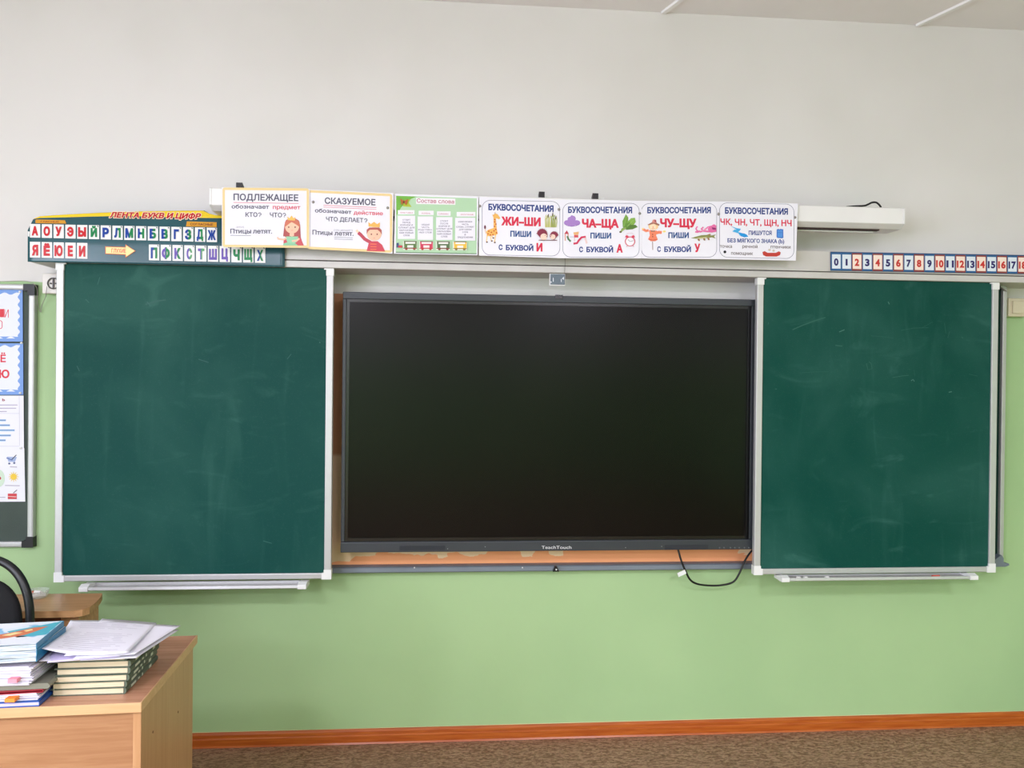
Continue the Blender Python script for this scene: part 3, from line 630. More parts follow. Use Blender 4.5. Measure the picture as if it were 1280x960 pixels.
for x0, c, c2 in ((160, (96, 128, 72), (150, 70, 60)), (375, (206, 62, 92), (190, 60, 60)), (600, (84, 112, 70), (130, 66, 56)), (825, (236, 192, 70), (140, 120, 60))):
    y0 = 676+(x0-160)*0.008; A.poly([(x0-12, y0), (x0+174, y0+4), (x0+174, y0+120), (x0-12, y0+120)], (226, 232, 218)); A.poly([(x0, y0+4), (x0+170, y0+8), (x0+168, y0+95), (x0+4, y0+92)], c)
    A.line([(x0-2, y0+5), (x0+172, y0+8)], 10, (110, 100, 80)); A.line([(x0-8, y0+97), (x0+172, y0+99)], 11, c2)
    for q in (32, 138): A.ell(x0+q, y0+105, 18, 16, c2)
    A.rect(x0+20, y0+14, x0+150, y0+38, (238, 236, 232)); A.rect(x0+45, y0+58, x0+125, y0+88, (238, 236, 232))
A.poly([(60, 765), (62, 705), (90, 700), (92, 735), (135, 735), (138, 765)], (70, 84, 130)); A.rect(85, 738, 136, 766, (206, 62, 72)); A.end()
A.begin('butterfly_picture')
for p in ([(160, 150), (112, 108), (118, 160)], [(160, 152), (215, 118), (205, 165)], [(160, 150), (118, 168), (132, 198)], [(160, 152), (205, 170), (188, 202)]): A.poly(p, (184, 92, 46))
A.ell(160, 155, 6, 24, (70, 40, 40)); A.end()
# 4-7
def letters_poster(label, ox, oy, corners, ring, pins, draw, Y=YP):
    t = poster(label, corners, pins, Y); A = Art(ox, oy, K, Y, t).begin('outline'); A.rring(*ring[:4], 105, 6, (120, 122, 144), ring[4]); A.end(); draw(A); A.end()
def d4(A):
    A.begin('lettering'); A.text('БУКВОСОЧЕТАНИЯ', 165, 238, 1035, 262, 78, NV, 0.05); A.text('ЖИ–ШИ', 335, 438, 862, 452, 104, RD, 0.055)
    A.text('ПИШИ', 457, 592, 736, 598, 72, (40, 80, 140), 0.045); A.text('С', 302, 770, 355, 770, 66, NV, 0.045); A.text('БУКВОЙ', 398, 774, 765, 782, 66, NV, 0.045); A.text('И', 806, 786, 886, 788, 100, RD, 0.055); A.end()
    A.begin('giraffe_picture'); G = (240, 186, 96)
    for x, y in ((140, 665), (205, 650), (245, 670), (225, 610)): A.line([((x+200)/2-20 if x < 230 else x+20, 560), (x, y)], 13, (244, 208, 140)); A.ell(x+6, y+4, 13, 9, (96, 66, 60))
    A.poly([(235, 480), (232, 340), (262, 330), (275, 480), (290, 560), (250, 580), (150, 590), (135, 530), (160, 505)], G)
    A.poly([(235, 345), (222, 318), (250, 285), (285, 295), (322, 345), (310, 368), (270, 350)], G); A.line([(218, 305), (245, 318)], 9, (230, 170, 90)); A.line([(255, 270), (255, 290)], 6, (150, 90, 60)); A.line([(120, 490), (132, 560)], 6, G); A.ell(120, 470, 13, 26, (110, 50, 70))
    for x, y in ((170, 525), (205, 540), (240, 520), (160, 560), (245, 460), (265, 430), (248, 400), (250, 370), (225, 570), (262, 500), (272, 545), (190, 575)): A.ell(x, y, 10, 10, (196, 74, 40), n=8)
    A.end(); A.begin('reeds_picture')
    for i in range(15):
        x = 925+i*10; A.line([(x, 472), (x+random.uniform(-12, 16), random.uniform(330, 400)), (x+random.uniform(-18, 26), random.uniform(300, 350))], 8, random.choice([(176, 186, 80), (150, 166, 70), (206, 206, 130)]))
    for x, y in ((962, 320), (1020, 300), (1062, 345)): A.ell(x, y, 6, 28, (80, 56, 44), 10)
    A.end(); A.begin('hedgehog_picture')
    for cx, s_ in ((880, 1), (1040, -1)):
        r = 1 if s_ > 0 else 0.78; n_ = 14; pp = []
        for i in range(2*n_+1):
            a = math.radians(-175+i*(210/(2*n_))) if s_ > 0 else math.radians(-215+i*(210/(2*n_))); rr = (78 if i % 2 else 66)*r; pp.append((cx+rr*math.cos(a), 570+(0 if s_ > 0 else 18)+rr*1.1*math.sin(a)))
        A.poly(pp+[(cx, 640)], (134, 40, 66)); A.ell(cx+s_*22*r, 600, 46*r, 44*r, (248, 214, 196)); A.ell(cx+s_*40*r, 580, 5, 5, (60, 40, 50)); A.ell(cx+s_*62*r, 596, 7, 6, (90, 50, 60))
    A.line([(835, 644), (1080, 646)], 9, (110, 60, 70)); A.end()
letters_poster('poster with blue heading, a giraffe at left and two hedgehogs at right', 595, 240, ((599, 246), (703.2, 249.8), (702.8, 322.8), (598.6, 319.4)), (82, 110, 1118, 838, 0.017), ((599.8, 257.5), (698.6, 261.8)), d4)
def d5(A):
    A.begin('lettering'); A.text('БУКВОСОЧЕТАНИЯ', 160, 276, 1015, 280, 78, NV, 0.045); A.text('ЧА–ЩА', 345, 468, 838, 472, 104, RD, 0.055)
    A.text('ПИШИ', 458, 616, 736, 618, 70, (40, 80, 140), 0.045); A.text('С', 308, 800, 360, 800, 66, NV, 0.045); A.text('БУКВОЙ', 405, 800, 762, 802, 66, NV, 0.045); A.text('А', 805, 802, 890, 802, 100, RD, 0.055); A.end()
    A.begin('cloud_picture'); PU = (168, 130, 200)
    for x, y, rx, ry in ((150, 410, 45, 34), (205, 425, 60, 36), (275, 412, 48, 36), (190, 365, 36, 34), (225, 358, 38, 40), (212, 335, 20, 24)): A.ell(x, y, rx, ry, PU)
    A.line([(110, 425), (150, 450), (210, 460), (270, 450), (312, 425)], 6, (134, 96, 170)); A.end()
    A.begin('playground_picture')
    A.poly([(110, 560), (142, 512), (172, 560)], (190, 60, 80)); A.line([(122, 560), (122, 650)], 12, (220, 150, 120)); A.line([(160, 560), (162, 620)], 12, (220, 150, 120))
    A.line([(150, 590), (165, 630), (195, 660)], 24, (84, 122, 84)); A.poly([(230, 540), (305, 530), (298, 570), (240, 575)], (232, 180, 120)); A.rect(240, 575, 296, 608, (214, 80, 90)); A.line([(185, 600), (240, 600)], 10, (190, 200, 216)); A.line([(245, 605), (245, 660)], 10, (225, 190, 190))
    A.line([(395, 598), (340, 605), (300, 650), (280, 682), (232, 690)], 26, (206, 46, 84)); A.line([(380, 610), (405, 690)], 10, (236, 196, 186)); A.line([(395, 606), (418, 685)], 6, (236, 196, 186)); A.end()
    A.begin('sorrel_picture')
    for p, c in (([(890, 470), (885, 390), (930, 298), (962, 340), (960, 420), (920, 480)], (112, 158, 60)), ([(930, 480), (950, 400), (1000, 350), (1050, 345), (1062, 400), (1020, 460)], (132, 176, 72)), ([(910, 490), (980, 440), (1060, 440), (1088, 468), (1020, 498), (940, 505)], (84, 124, 48)), ([(900, 480), (930, 420), (985, 400), (1000, 430), (950, 480)], (100, 146, 54))): A.poly(p, c)
    A.line([(930, 480), (880, 510), (858, 540)], 24, (150, 176, 96)); A.line([(915, 470), (870, 500)], 12, (120, 150, 80)); A.ell(858, 534, 16, 12, (90, 90, 50)); A.line([(905, 460), (935, 330)], 5, (150, 190, 96)); A.line([(950, 460), (1035, 370)], 5, (160, 196, 110)); A.end()
    A.begin('alarm_clock_picture'); A.ell(986, 660, 68, 66, (214, 70, 96), n=28); A.ell(986, 662, 56, 55, (240, 240, 246), n=28)
    for p in ([(920, 605), (935, 575), (968, 590), (945, 612)], [(1052, 605), (1035, 575), (1002, 590), (1028, 612)]): A.poly(p, (214, 60, 86))
    A.line([(955, 636), (986, 662), (1032, 650)], 6, (110, 110, 120)); A.line([(940, 560), (965, 548), (1005, 548), (1030, 562)], 5, (220, 190, 200)); A.line([(950, 715), (940, 732)], 6, (214, 120, 140)); A.line([(1022, 715), (1034, 732)], 6, (214, 120, 140)); A.end()
letters_poster('poster with a purple cloud, green sorrel leaves and a red alarm clock', 695, 240, ((702.8, 249.6), (802.3, 251), (801.8, 323), (702.6, 322.8)), (90, 148, 1110, 868, 0.004), ((799.6, 266.8),), d5, YP-0.001)
def d6(A):
    A.begin('lettering'); A.text('БУКВОСОЧЕТАНИЯ', 182, 260, 1030, 258, 76, NV, 0.045); A.text('ЧУ–ЩУ', 352, 442, 840, 446, 104, RD, 0.055)
    A.text('ПИШИ', 462, 590, 736, 590, 70, (40, 80, 140), 0.045); A.text('С', 315, 774, 362, 774, 66, NV, 0.045); A.text('БУКВОЙ', 408, 776, 765, 776, 66, NV, 0.045); A.text('У', 810, 774, 890, 774, 100, RD, 0.055); A.end()
    A.begin('scarecrow_picture'); O = (240, 134, 100)
    A.line([(252, 640), (255, 752)], 10, (160, 130, 120)); A.line([(200, 490), (165, 498), (120, 472)], 34, O); A.line([(300, 525), (340, 515), (375, 520)], 40, O); A.ell(120, 470, 18, 12, (244, 214, 150)); A.ell(408, 505, 22, 13, (244, 224, 130))
    A.poly([(205, 485), (310, 495), (300, 560), (322, 615), (290, 635), (230, 636), (192, 610), (215, 560)], O); A.ell(262, 440, 66, 46, (250, 208, 150)); A.ell(258, 445, 42, 40, (252, 222, 190)); A.ell(258, 448, 8, 7, (230, 120, 90)); A.line([(240, 466), (260, 472), (278, 464)], 5, (190, 90, 80))
    A.poly([(185, 415), (240, 385), (300, 388), (345, 412), (338, 432), (265, 402), (195, 424)], (160, 104, 90)); A.poly([(240, 390), (255, 350), (290, 345), (308, 392)], (214, 140, 130)); A.poly([(275, 352), (300, 356), (302, 380), (282, 378)], (150, 50, 70)); A.poly([(230, 490), (256, 502), (282, 490), (278, 510), (256, 506), (236, 510)], (80, 110, 96))
    for y in (545, 575): A.ell(252, y, 7, 7, (110, 50, 50))
    A.line([(200, 610), (255, 622), (312, 612)], 8, (206, 84, 70)); A.end()
    A.begin('tentacles_picture'); PK = (226, 110, 166)
    for p in ([(1098, 470), (1040, 440), (990, 450), (940, 490), (890, 510), (850, 500), (830, 470), (850, 440)], [(1095, 500), (1040, 510), (980, 505), (930, 500), (900, 470), (930, 450)], [(1098, 440), (1070, 420), (1050, 430)], [(820, 510), (850, 515), (885, 500)]): A.line(p, 22, PK)
    A.poly([(985, 440), (1050, 425), (1100, 440), (1102, 510), (1040, 515), (990, 490)], PK); A.poly([(1040, 450), (1095, 460), (1095, 485), (1050, 480)], (150, 40, 110)); A.line([(850, 450), (842, 475), (860, 495)], 6, (250, 214, 232)); A.line([(905, 500), (960, 480), (1000, 450)], 6, (250, 190, 220)); A.end()
    A.begin('pike_picture'); A.poly([(762, 594), (830, 575), (900, 556), (980, 552), (1040, 560), (1095, 545), (1070, 572), (1092, 600), (1040, 584), (960, 596), (880, 606), (810, 600)], (134, 140, 78))
    A.poly([(830, 596), (900, 590), (980, 578), (960, 592), (880, 604)], (226, 220, 170)); A.poly([(975, 552), (1010, 538), (1035, 545), (1010, 560)], (160, 120, 70))
    for x, y in ((862, 622), (935, 615), (992, 610)): A.poly([(x-14, y-16), (x+14, y-18), (x+20, y+10), (x, y+12)], (150, 110, 70))
    A.end()
letters_poster('poster with an orange scarecrow, pink tentacles and a pike fish', 792, 242, ((802.3, 251), (899.8, 252), (899, 324), (802, 323)), (104, 132, 1108, 848, 0.0), ((799.4, 266.8), (898.2, 267.4)), d6, YP)
def d7(A):
    A.begin('lettering'); A.text('БУКВОСОЧЕТАНИЯ', 172, 264, 1012, 278, 78, NV, 0.045); A.text('ЧК, ЧН, ЧТ, ЩН, НЧ', 110, 414, 1062, 434, 80, RD, 0.03)
    A.text('ПИШУТСЯ', 488, 550, 795, 552, 54, (50, 70, 140), 0.035); A.text('БЕЗ МЯГКОГО ЗНАКА (Ь)', 205, 648, 962, 662, 50, (50, 70, 140), 0.035)
    BR = (96, 84, 82); A.text('точка', 104, 722, 266, 724, 44, BR, 0.012); A.text('речной', 404, 724, 606, 728, 44, BR, 0.012); A.text('птенчики', 780, 730, 1045, 734, 44, BR, 0.012); A.text('помощник', 254, 814, 545, 820, 44, BR, 0.012); A.end()
    A.begin('pictures'); A.poly([(245, 430), (320, 460), (385, 470), (365, 500), (345, 512), (460, 545), (482, 575), (430, 585), (370, 560), (350, 530), (268, 505), (300, 480), (325, 482)], (70, 176, 230)); A.poly([(360, 520), (440, 535), (482, 572), (440, 582), (385, 570)], (30, 150, 222))
    A.poly([(862, 480), (880, 470), (895, 478), (915, 470), (935, 478), (948, 474), (950, 590), (935, 596), (870, 592), (860, 580)], (52, 110, 196)); A.rect(872, 486, 938, 582, (82, 146, 220)); A.line([(875, 520), (935, 522)], 5, (52, 110, 196))
    A.ell(170, 778, 19, 19, (16, 16, 26)); A.poly([(670, 780), (700, 768), (740, 790), (850, 790), (890, 770), (915, 785), (905, 820), (860, 840), (720, 840), (680, 820)], (190, 60, 50)); A.ell(765, 752, 18, 16, (206, 200, 186)); A.ell(820, 762, 17, 15, (206, 196, 180)); A.end()
letters_poster('poster with a blue river, rightmost of the row', 890, 242, ((899.5, 251.8), (997.4, 254.4), (994.8, 325.8), (899, 324)), (100, 122, 1092, 848, 0.02), ((898.4, 267.6), (993.8, 271.8)), d7, YP-0.0015)

# ------------------------------------------------------------------ alphabet banner
def bt(px):
    P = [(34.5, 288), (37, 279), (42, 273.5), (50, 270.2), (70, 268.8), (90, 267.6), (130, 265.6), (180, 264), (230, 263.2), (256, 263.2), (264, 268.5), (300, 271), (357, 274)]
    for a, b in zip(P, P[1:]):
        if px <= b[0]: return a[1]+(b[1]-a[1])*max(0, (px-a[0]))/(b[0]-a[0])
    return P[-1][1]
def bb(px): return 327.2+(px-35)*0.0205
def ban_Y(px, py):
    v = (bb(px)-py)/64.0; e = max(0.0, v-0.38)/0.62; return 3.008+0.055*e**1.6
t = thing('alphabet_banner', 'dark teal laminated alphabet banner with yellow top strip above the left board', 'banner', tuple(at(195, 329, 3.01)))
GLOSS = mat('teal_laminate', (42, 90, 98), 0.22, noise=(3, (34, 76, 86), 0.8)); YEL = mat('yellow_laminate', (246, 214, 44), 0.25, noise=(6, (238, 204, 40), 0.4))
def yl(px): return 272.8-2.6*math.exp(-((px-150)/75)**2) if px < 357 else 273
def strip(name, top, bot, x0, x1, m_, n=48, nv=24, lift=0.0):
    mb = MB(); vs = []
    for k in (0, 1):
        for j in range(nv+1):
            for i in range(n+1):
                px = x0+(x1-x0)*i/n; a, b = top(px), bot(px); py = a+(b-a)*j/nv; vs.append(at(px, py, ban_Y(px, py))+Vector((0, 0.0006*k-lift, 0)))
    q = lambda i, j: j*(n+1)+i; N_ = (n+1)*(nv+1); fs = [(q(i, j), q(i, j+1), q(i+1, j+1), q(i+1, j)) for j in range(nv) for i in range(n)]
    fs += [tuple(N_+a for a in reversed(f)) for f in fs]; ed = [q(i, 0) for i in range(n+1)]+[q(n, j) for j in range(1, nv+1)]+[q(i, nv) for i in range(n-1, -1, -1)]+[q(0, j) for j in range(nv-1, 0, -1)]
    fs += [(ed[i], ed[(i+1) % len(ed)], N_+ed[(i+1) % len(ed)], N_+ed[i]) for i in range(len(ed))]
    mb.add(vs, fs, m_, True); return mb.build(name, t)
strip('backing', bt, bb, 34.6, 356, GLOSS)
strip('yellow_strip', lambda p: bt(p)+0.1, lambda p: max(bt(p)+0.25, yl(p)), 42, 356, YEL, 40, 6, 0.0006)
A = Art(20, 220, 3.657, ban_Y, t, 0.0016)
A.begin('title'); A.text('ЛЕНТА БУКВ И ЦИФР', 424, 190, 850, 197, 25, (252, 232, 200), 0.10, 0.25); A.layer += 0.0003; A.text('ЛЕНТА БУКВ И ЦИФР', 428, 189, 847, 195.5, 23, (190, 28, 36), 0.045, 0.25); A.end()
A.begin('heading_tag'); A.poly([(90, 202), (96, 199), (225, 203), (231, 218), (90, 216)], (216, 156, 52)); A.text('ГЛАСНЫЕ', 114, 213, 198, 214, 8, (150, 70, 50), 0.02); A.end('small orange tag at the left end')
A.begin('heading_tag'); A.poly([(782, 208), (918, 212), (918, 234), (778, 231)], (216, 156, 52)); A.text('СОГЛАСНЫЕ', 798, 226, 902, 228, 11, (120, 50, 50), 0.02); A.end('small orange tag above the last letters')
A.begin('arrow'); A.poly([(409, 322), (500, 325), (502, 313), (548, 343), (502, 374), (500, 361), (409, 357)], (206, 110, 60)); A.layer += 0.0002; A.poly([(412, 325), (503, 328), (505, 318), (544, 343), (505, 369), (503, 358), (412, 354)], (252, 226, 160)); A.text('ГЛУХИЕ', 438, 350, 504, 352, 18, (214, 60, 60), 0.02); A.end()
VR = (204, 44, 54); BL = (36, 70, 156); GR = (34, 134, 80); PP = (110, 88, 176); GR2 = (90, 160, 110)
row1 = [('А', VR, None), ('О', VR, None), ('У', VR, None), ('Э', VR, None), ('Ы', VR, None), ('Й', GR, None), ('Р', BL, None), ('Л', BL, GR), ('М', BL, GR), ('Н', BL, GR), ('Б', BL, GR), ('В', BL, GR), ('Г', BL, None), ('З', BL, GR), ('Д', BL, GR), ('Ж', BL, None)]
row2 = [('Я', 0), ('Ё', 1), ('Ю', 2), ('Е', 3), ('И', 4), ('П', 10.1, BL, GR), ('Ф', 11.1, PP, GR), ('К', 12.1, PP, GR), ('С', 13.1, PP, GR2), ('Т', 14.1, PP, GR2), ('Ш', 15.1, PP), ('Ц', 16.1, PP), ('Ч', 17.1, GR), ('Щ', 18.1, GR), ('Х', 19.1, BL, GR)]
def card(A, ch, i, y0, y1, c, c2, cons):
    x0 = 37.6+14.72*i; x1 = x0+12.9; A.layer = 0.0007; A.begin('letter_card')
    for q in range(5): A.layer = 0.0008; ya, yb = y0+(y1-y0)*q/5, y0+(y1-y0)*(q+1)/5; A.poly([(x0, ya), (x1, ya+0.25), (x1, yb+0.25), (x0, yb)], (240, 240, 238))
    A.layer = 0.0026
    cx = (x0+x1)/2; h = (y1-y0)*(0.60 if ch not in 'ЁЙ' else 0.56); hw = {'Ю': 5.0, 'Ы': 5.0, 'Ж': 5.2, 'Щ': 5.0, 'Ш': 4.9, 'М': 4.9, 'Ф': 5.0, 'Г': 3.2, 'Е': 3.2, 'С': 3.4}.get(ch, 4.0)
    dn = 2.0 if ch in 'ЦЩД' else 0
    A.text(ch, cx-hw, y1-3.2+(0 if not dn else -0.8), cx+hw, y1-3.1+(0 if not dn else -0.8), h, c, 0.06, 0, c2)
    if cons: A.poly([(x1-2.6, y0+1.0), (x1-0.8, y0+0.8), (x1-0.7, y0+2.8), (x1-1.6, y0+2.2)], (70, 80, 100))
    A.end()
A = Art(0, 0, 1, ban_Y, t)
for i, (ch, c, c2) in enumerate(row1):
    k = i/15; card(A, ch, i, 279.9+4.6*k, 296.9+5.6*k, c, c2, i > 4)
for r in row2:
    i = r[1]; k = i/19; card(A, r[0], i, 302.2+6.4*k, 321.8+6.6*k, r[2] if len(r) > 2 else VR, r[3] if len(r) > 3 else None, i > 5)

# ------------------------------------------------------------------ number strip
NS = 3.0155
t = thing('number_strip', 'printed paper strip of numbers from 0 upward on the rail above the right board', 'number strip', tuple(at(1160, 341, NS)))
A = Art(980, 230, 4.267, NS, t, 0.0)
sheet_mesh([at(980+x/4.267, 230+y/4.267, NS) for x, y in ((248, 361), (1360, 380), (1360, 482), (248, 462))], ink((40, 78, 122)), 0.0006).build('backing', t)
for i in range(20):
    x0 = 250+55.2*i; x1 = x0+55.2; y0 = 362+0.0172*(x0-250); A.layer = 0.0014; A.begin('number_card')
    red = i % 2 == 0 and i > 0
    A.poly([(x0, y0+5), (x1, y0+6), (x1, y0+99), (x0, y0+98)], (140, 66, 60) if red else (44, 96, 146))
    A.poly([(x0+5, y0+13), (x1-4, y0+14), (x1-4, y0+90), (x0+5, y0+89)], (246, 226, 212) if red else (222, 232, 240))
    s_ = str(i); hw = 12 if i < 10 else 20; cx = (x0+x1)/2
    if i == 1: hw = 5.5
    A.text(s_, cx-hw, y0+71, cx+hw, y0+71.5, 36, (200, 54, 48) if red else (44, 38, 104), 0.05 if i != 1 else 0.02); A.end()

# ------------------------------------------------------------------ notice board at the far left
YN = 3.186
GB = mat('grey_green_felt', (70, 82, 76), 0.8, noise=(4, (58, 70, 64), 0.8), bump=(200, 0.2))
xr_ = at(42.5, 520, YN-0.01).x; zt2 = at(20, 355.5, YN).z; zb2 = at(20, 683.5, YN).z; xL = xr_-0.62
t = thing('notice_board', 'notice board with aluminium frame and black corners at the left edge of the wall', 'notice board', ((xL+xr_)/2, YN, zb2))
box('panel', xL+0.02, xr_-0.02, YN+0.002, WALL_F, zb2+0.015, zt2-0.015, GB, t)
box('frame_bar', xr_-0.024, xr_, YN-0.012, WALL_F, zb2+0.035, zt2-0.04, ALU, t, 0.006); box('frame_bar', xL, xL+0.024, YN-0.012, WALL_F, zb2+0.035, zt2-0.04, ALU, t, 0.006)
box('frame_bar', xL+0.04, xr_-0.04, YN-0.012, WALL_F, zt2-0.022, zt2, ALU, t, 0.006); box('frame_bar', xL+0.04, xr_-0.04, YN-0.012, WALL_F, zb2, zb2+0.022, ALU, t, 0.006)
for sx in (-1, 1):
    for sz in (-1, 1):
        x = xr_ if sx > 0 else xL; z = zt2 if sz > 0 else zb2; mb = MB(); a, b = 0.042, 0.026
        pts = [(x+sx*0.001, z+sz*0.001), (x+sx*0.001, z-sz*a), (x-sx*b, z-sz*a), (x-sx*b, z-sz*b), (x-sx*a, z-sz*b), (x-sx*a, z+sz*0.001)]
        mb.prism(pts, YN-0.014, WALL_F, BLACKP, axis='y'); mb.build('corner_cap', t, 0.004)
def wavy(x0, x1, y0, y1, amp=7, nx=5, ny=5):
    p = []; k = 8
    for i in range(ny*k): u = i/(ny*k); p.append((x1-amp+amp*math.sin(u*ny*2*PI+1), y0+(y1-y0)*u))
    for i in range(nx*k): u = i/(nx*k); p.append((x1-(x1-x0)*u, y1-amp+amp*math.sin(u*nx*2*PI)))
    for i in range(ny*k): u = i/(ny*k); p.append((x0+amp+amp*math.sin(u*ny*2*PI), y1-(y1-y0)*u))
    for i in range(nx*k): u = i/(nx*k); p.append((x0+(x1-x0)*u, y0+amp+amp*math.sin(u*nx*2*PI)))
    return p
BLP = ink((120, 158, 222))
def pinned(label, corners, m_, draw, pins=(), Y=YN-0.002):
    cs = [at(x, y, Y) for x, y in corners]
    t = thing('pinned_sheet', label, 'paper sheet', tuple((cs[2]+cs[3])/2), 'sheets pinned to the notice board'); sheet_mesh(cs, m_, -0.0004).build('sheet', t)
    draw(Art(0, 350, 6.4, Y, t)) if corners[0][1] < 490 else draw(Art(0, 490, 6.4, Y, t))
    for x, y in pins:
        p = at(x, y, Y); mb = MB(); mb.lathe([(0.0001, 0.006), (0.004, 0.0055), (0.0045, 0.001), (0.0045, 0)], (0, 0, 0), WHITEP, 12, Matrix.Translation(p) @ Matrix.Rotation(PI/2, 4, 'X')); mb.build('pin', t)
def dA(A):
    A.begin('inner_field'); A.poly(wavy(-430, 160, 100, 470, 9, 6, 6), (228, 232, 244)); A.end()
    A.begin('lettering'); A.rect(-2, 232, 34, 298, (214, 52, 66)); A.text('И', 36, 300, 70, 302, 66, (214, 52, 66), 0.0); A.rring(-22, 325, 18, 390, 18, 6, (214, 70, 80)); A.end()
def dB(A):
    A.begin('inner_field'); A.poly(wavy(-430, 160, 520, 895, 9, 6, 6), (228, 232, 244)); A.end()
    A.begin('lettering'); A.text('Ё', 4, 656, 48, 656, 58, (214, 52, 66), 0.03); A.text('Ю', -6, 782, 76, 782, 62, (214, 52, 66), 0.04); A.end()
pinned('blue wavy-edged sheet with red letters, topmost on the notice board', ((-70, 362), (28.3, 362.3), (28.6, 427), (-70, 427)), BLP, dA, ((25.3, 364.8), (27.2, 428.8)))
pinned('blue wavy-edged sheet with red letters, second from top on the notice board', ((-70, 429.2), (29, 429.2), (29.2, 493.5), (-70, 493.5)), BLP, dB, ((25.8, 491.2),))
def dC(A):
    A.begin('lettering'); A.text('ь', 18, 72, 40, 72, 26, (150, 60, 70), 0.03)
    for x1, y in ((140, 104), (130, 130), (55, 156)): A.line([(-300, y), (x1, y)], 7, (178, 170, 196))
    for x1, y in ((48, 226), (80, 266), (118, 306), (88, 347), (46, 386)): A.line([(-200, y), (x1, y)], 16, (160, 196, 232)); A.line([(-200, y), (x1, y)], 5, (96, 120, 170))
    A.line([(155, 35), (158, 430)], 3, (200, 200, 215)); A.line([(-300, 170), (155, 172)], 3, (200, 200, 215)); A.line([(-300, 432), (158, 434)], 3, (200, 200, 215)); A.end()
def dD(A):
    A.begin('basket_picture')
    A.poly([(55, 518), (135, 520), (120, 560), (68, 558)], (160, 176, 214)); A.line([(90, 545), (132, 503)], 7, (60, 62, 90)); A.line([(52, 528), (100, 545)], 8, (90, 110, 170)); A.ell(75, 572, 9, 8, (90, 100, 140)); A.ell(115, 568, 9, 8, (90, 100, 140)); A.end()
    A.begin('sun_picture')
    for i in range(12):
        a = i*PI/6; A.line([(110+22*math.cos(a), 678+22*math.sin(a)), (110+40*math.cos(a), 678+40*math.sin(a))], 6, (236, 206, 110))
    A.ell(110, 678, 25, 25, (240, 202, 70)); A.end()
    A.begin('red_picture'); A.ell(-20, 690, 60, 75, (206, 226, 206)); A.ell(-18, 690, 30, 18, (190, 60, 70)); A.rect(64, 812, 136, 856, (206, 66, 74)); A.line([(108, 808), (138, 782)], 6, (110, 100, 110)); A.line([(66, 835), (134, 838)], 5, (240, 210, 210)); A.end()
    A.begin('captions'); A.line([(82, 598), (138, 600)], 7, (180, 170, 190)); A.line([(42, 747), (160, 749)], 6, (180, 170, 190)); A.line([(-60, 842), (45, 842)], 6, (180, 170, 190)); A.end()
pinned('white sheet with blue highlighted lines, third on the notice board', ((-70, 494.5), (29.5, 494.5), (30, 560.8), (-70, 560.8)), PAPER, dC, ((26.3, 559.8),), YN-0.003)
pinned('white sheet with small sun and basket pictures, lowest on the notice board', ((-70, 560), (30.4, 560), (31.6, 627), (-70, 627.6)), PAPER, dD, (), YN-0.0015)

# ------------------------------------------------------------------ socket with thin cord, switch
c = at(60.5, 354, WALL_F-0.02)
t = thing('wall_socket', 'white wall socket partly hidden behind the left edge of the left board', 'socket', (c.x, WALL_F, c.z-0.04))
z0s, z1s = at(60, 367, WALL_F-0.03).z, at(60, 341.5, WALL_F-0.03).z; xs0 = at(52.5, 350, WALL_F-0.03).x; hs = (z1s-z0s)
OFF = mat('old_white_plastic', (226, 222, 214), 0.35)
box('housing', xs0, xs0+hs, WALL_F-0.03, WALL_F, z0s, z1s, OFF, t, 0.004)
mb = MB(); cx = xs0+hs*0.5+0.004; cz = (z0s+z1s)/2; T = Matrix.Translation((cx, WALL_F-0.031, cz)) @ Matrix.Rotation(PI/2, 4, 'X')
mb.lathe([(0.022, 0.003), (0.0205, 0.003), (0.0205, -0.008), (0.0001, -0.008)], (0, 0, 0), OFF, 28, T); mb.build('socket_well', t)
mb = MB(); T2 = Matrix.Translation((cx, WALL_F-0.0335, cz)) @ Matrix.Rotation(PI/2, 4, 'X'); mb.lathe([(0.023, 0), (0.023, 0.0012), (0.019, 0.0012), (0.019, 0)], (0, 0, 0), mat('dark_ring', (70, 68, 66), 0.4), 28, T2)
for dx in (-0.0095, 0.0095): mb.tube([(cx+dx, WALL_F-0.036, cz), (cx+dx, WALL_F-0.03, cz)], 0.003, BLACKP, 10)
mb.box(cx-0.0025, cx+0.0025, WALL_F-0.0355, WALL_F-0.031, cz-0.019, cz+0.019, mat('dark_ring', (70, 68, 66)), None); mb.build('contacts', t)
pts = [at(x, y, Y) for x, y, Y in ((-30, 353.5, 3.17), (20, 351.3, 3.17), (35, 351.8, 3.168), (43, 355.5, 3.165), (46.5, 362, 3.18), (46.5, 376, 3.185), (48.5, 386, 3.19), (51, 390, 3.19), (51.5, 386, 3.19), (53, 380, 3.185), (57, 371, 3.17), (58, 364, 3.16), (58.5, 358, 3.16))]
mb = MB(); mb.tube(smooth(pts), 0.0012, mat('thin_white_wire', (150, 144, 136), 0.5), 6); tag(mb.build('thin_cord'), 'thin pale cord looping from the wall socket along the top of the notice board', 'cable')
IV = mat('ivory_plastic', (216, 206, 178), 0.35); p, q = at(1261, 372.5, 3.17), at(1286, 396, 3.17); h = p.z-q.z
t = thing('light_switch', 'ivory light switch on the wall at the right edge', 'switch', (p.x+h/2, WALL_F, q.z))
box('housing', p.x, p.x+h*1.03, 3.17, WALL_F, q.z, p.z, IV, t, 0.004); p2, q2 = at(1266.3, 376, 3.165), at(1280, 392, 3.165); box('rocker', p2.x, p.x+h*1.03-(p2.x-p.x), 3.163, 3.175, q2.z, p2.z, IV, t, 0.002)

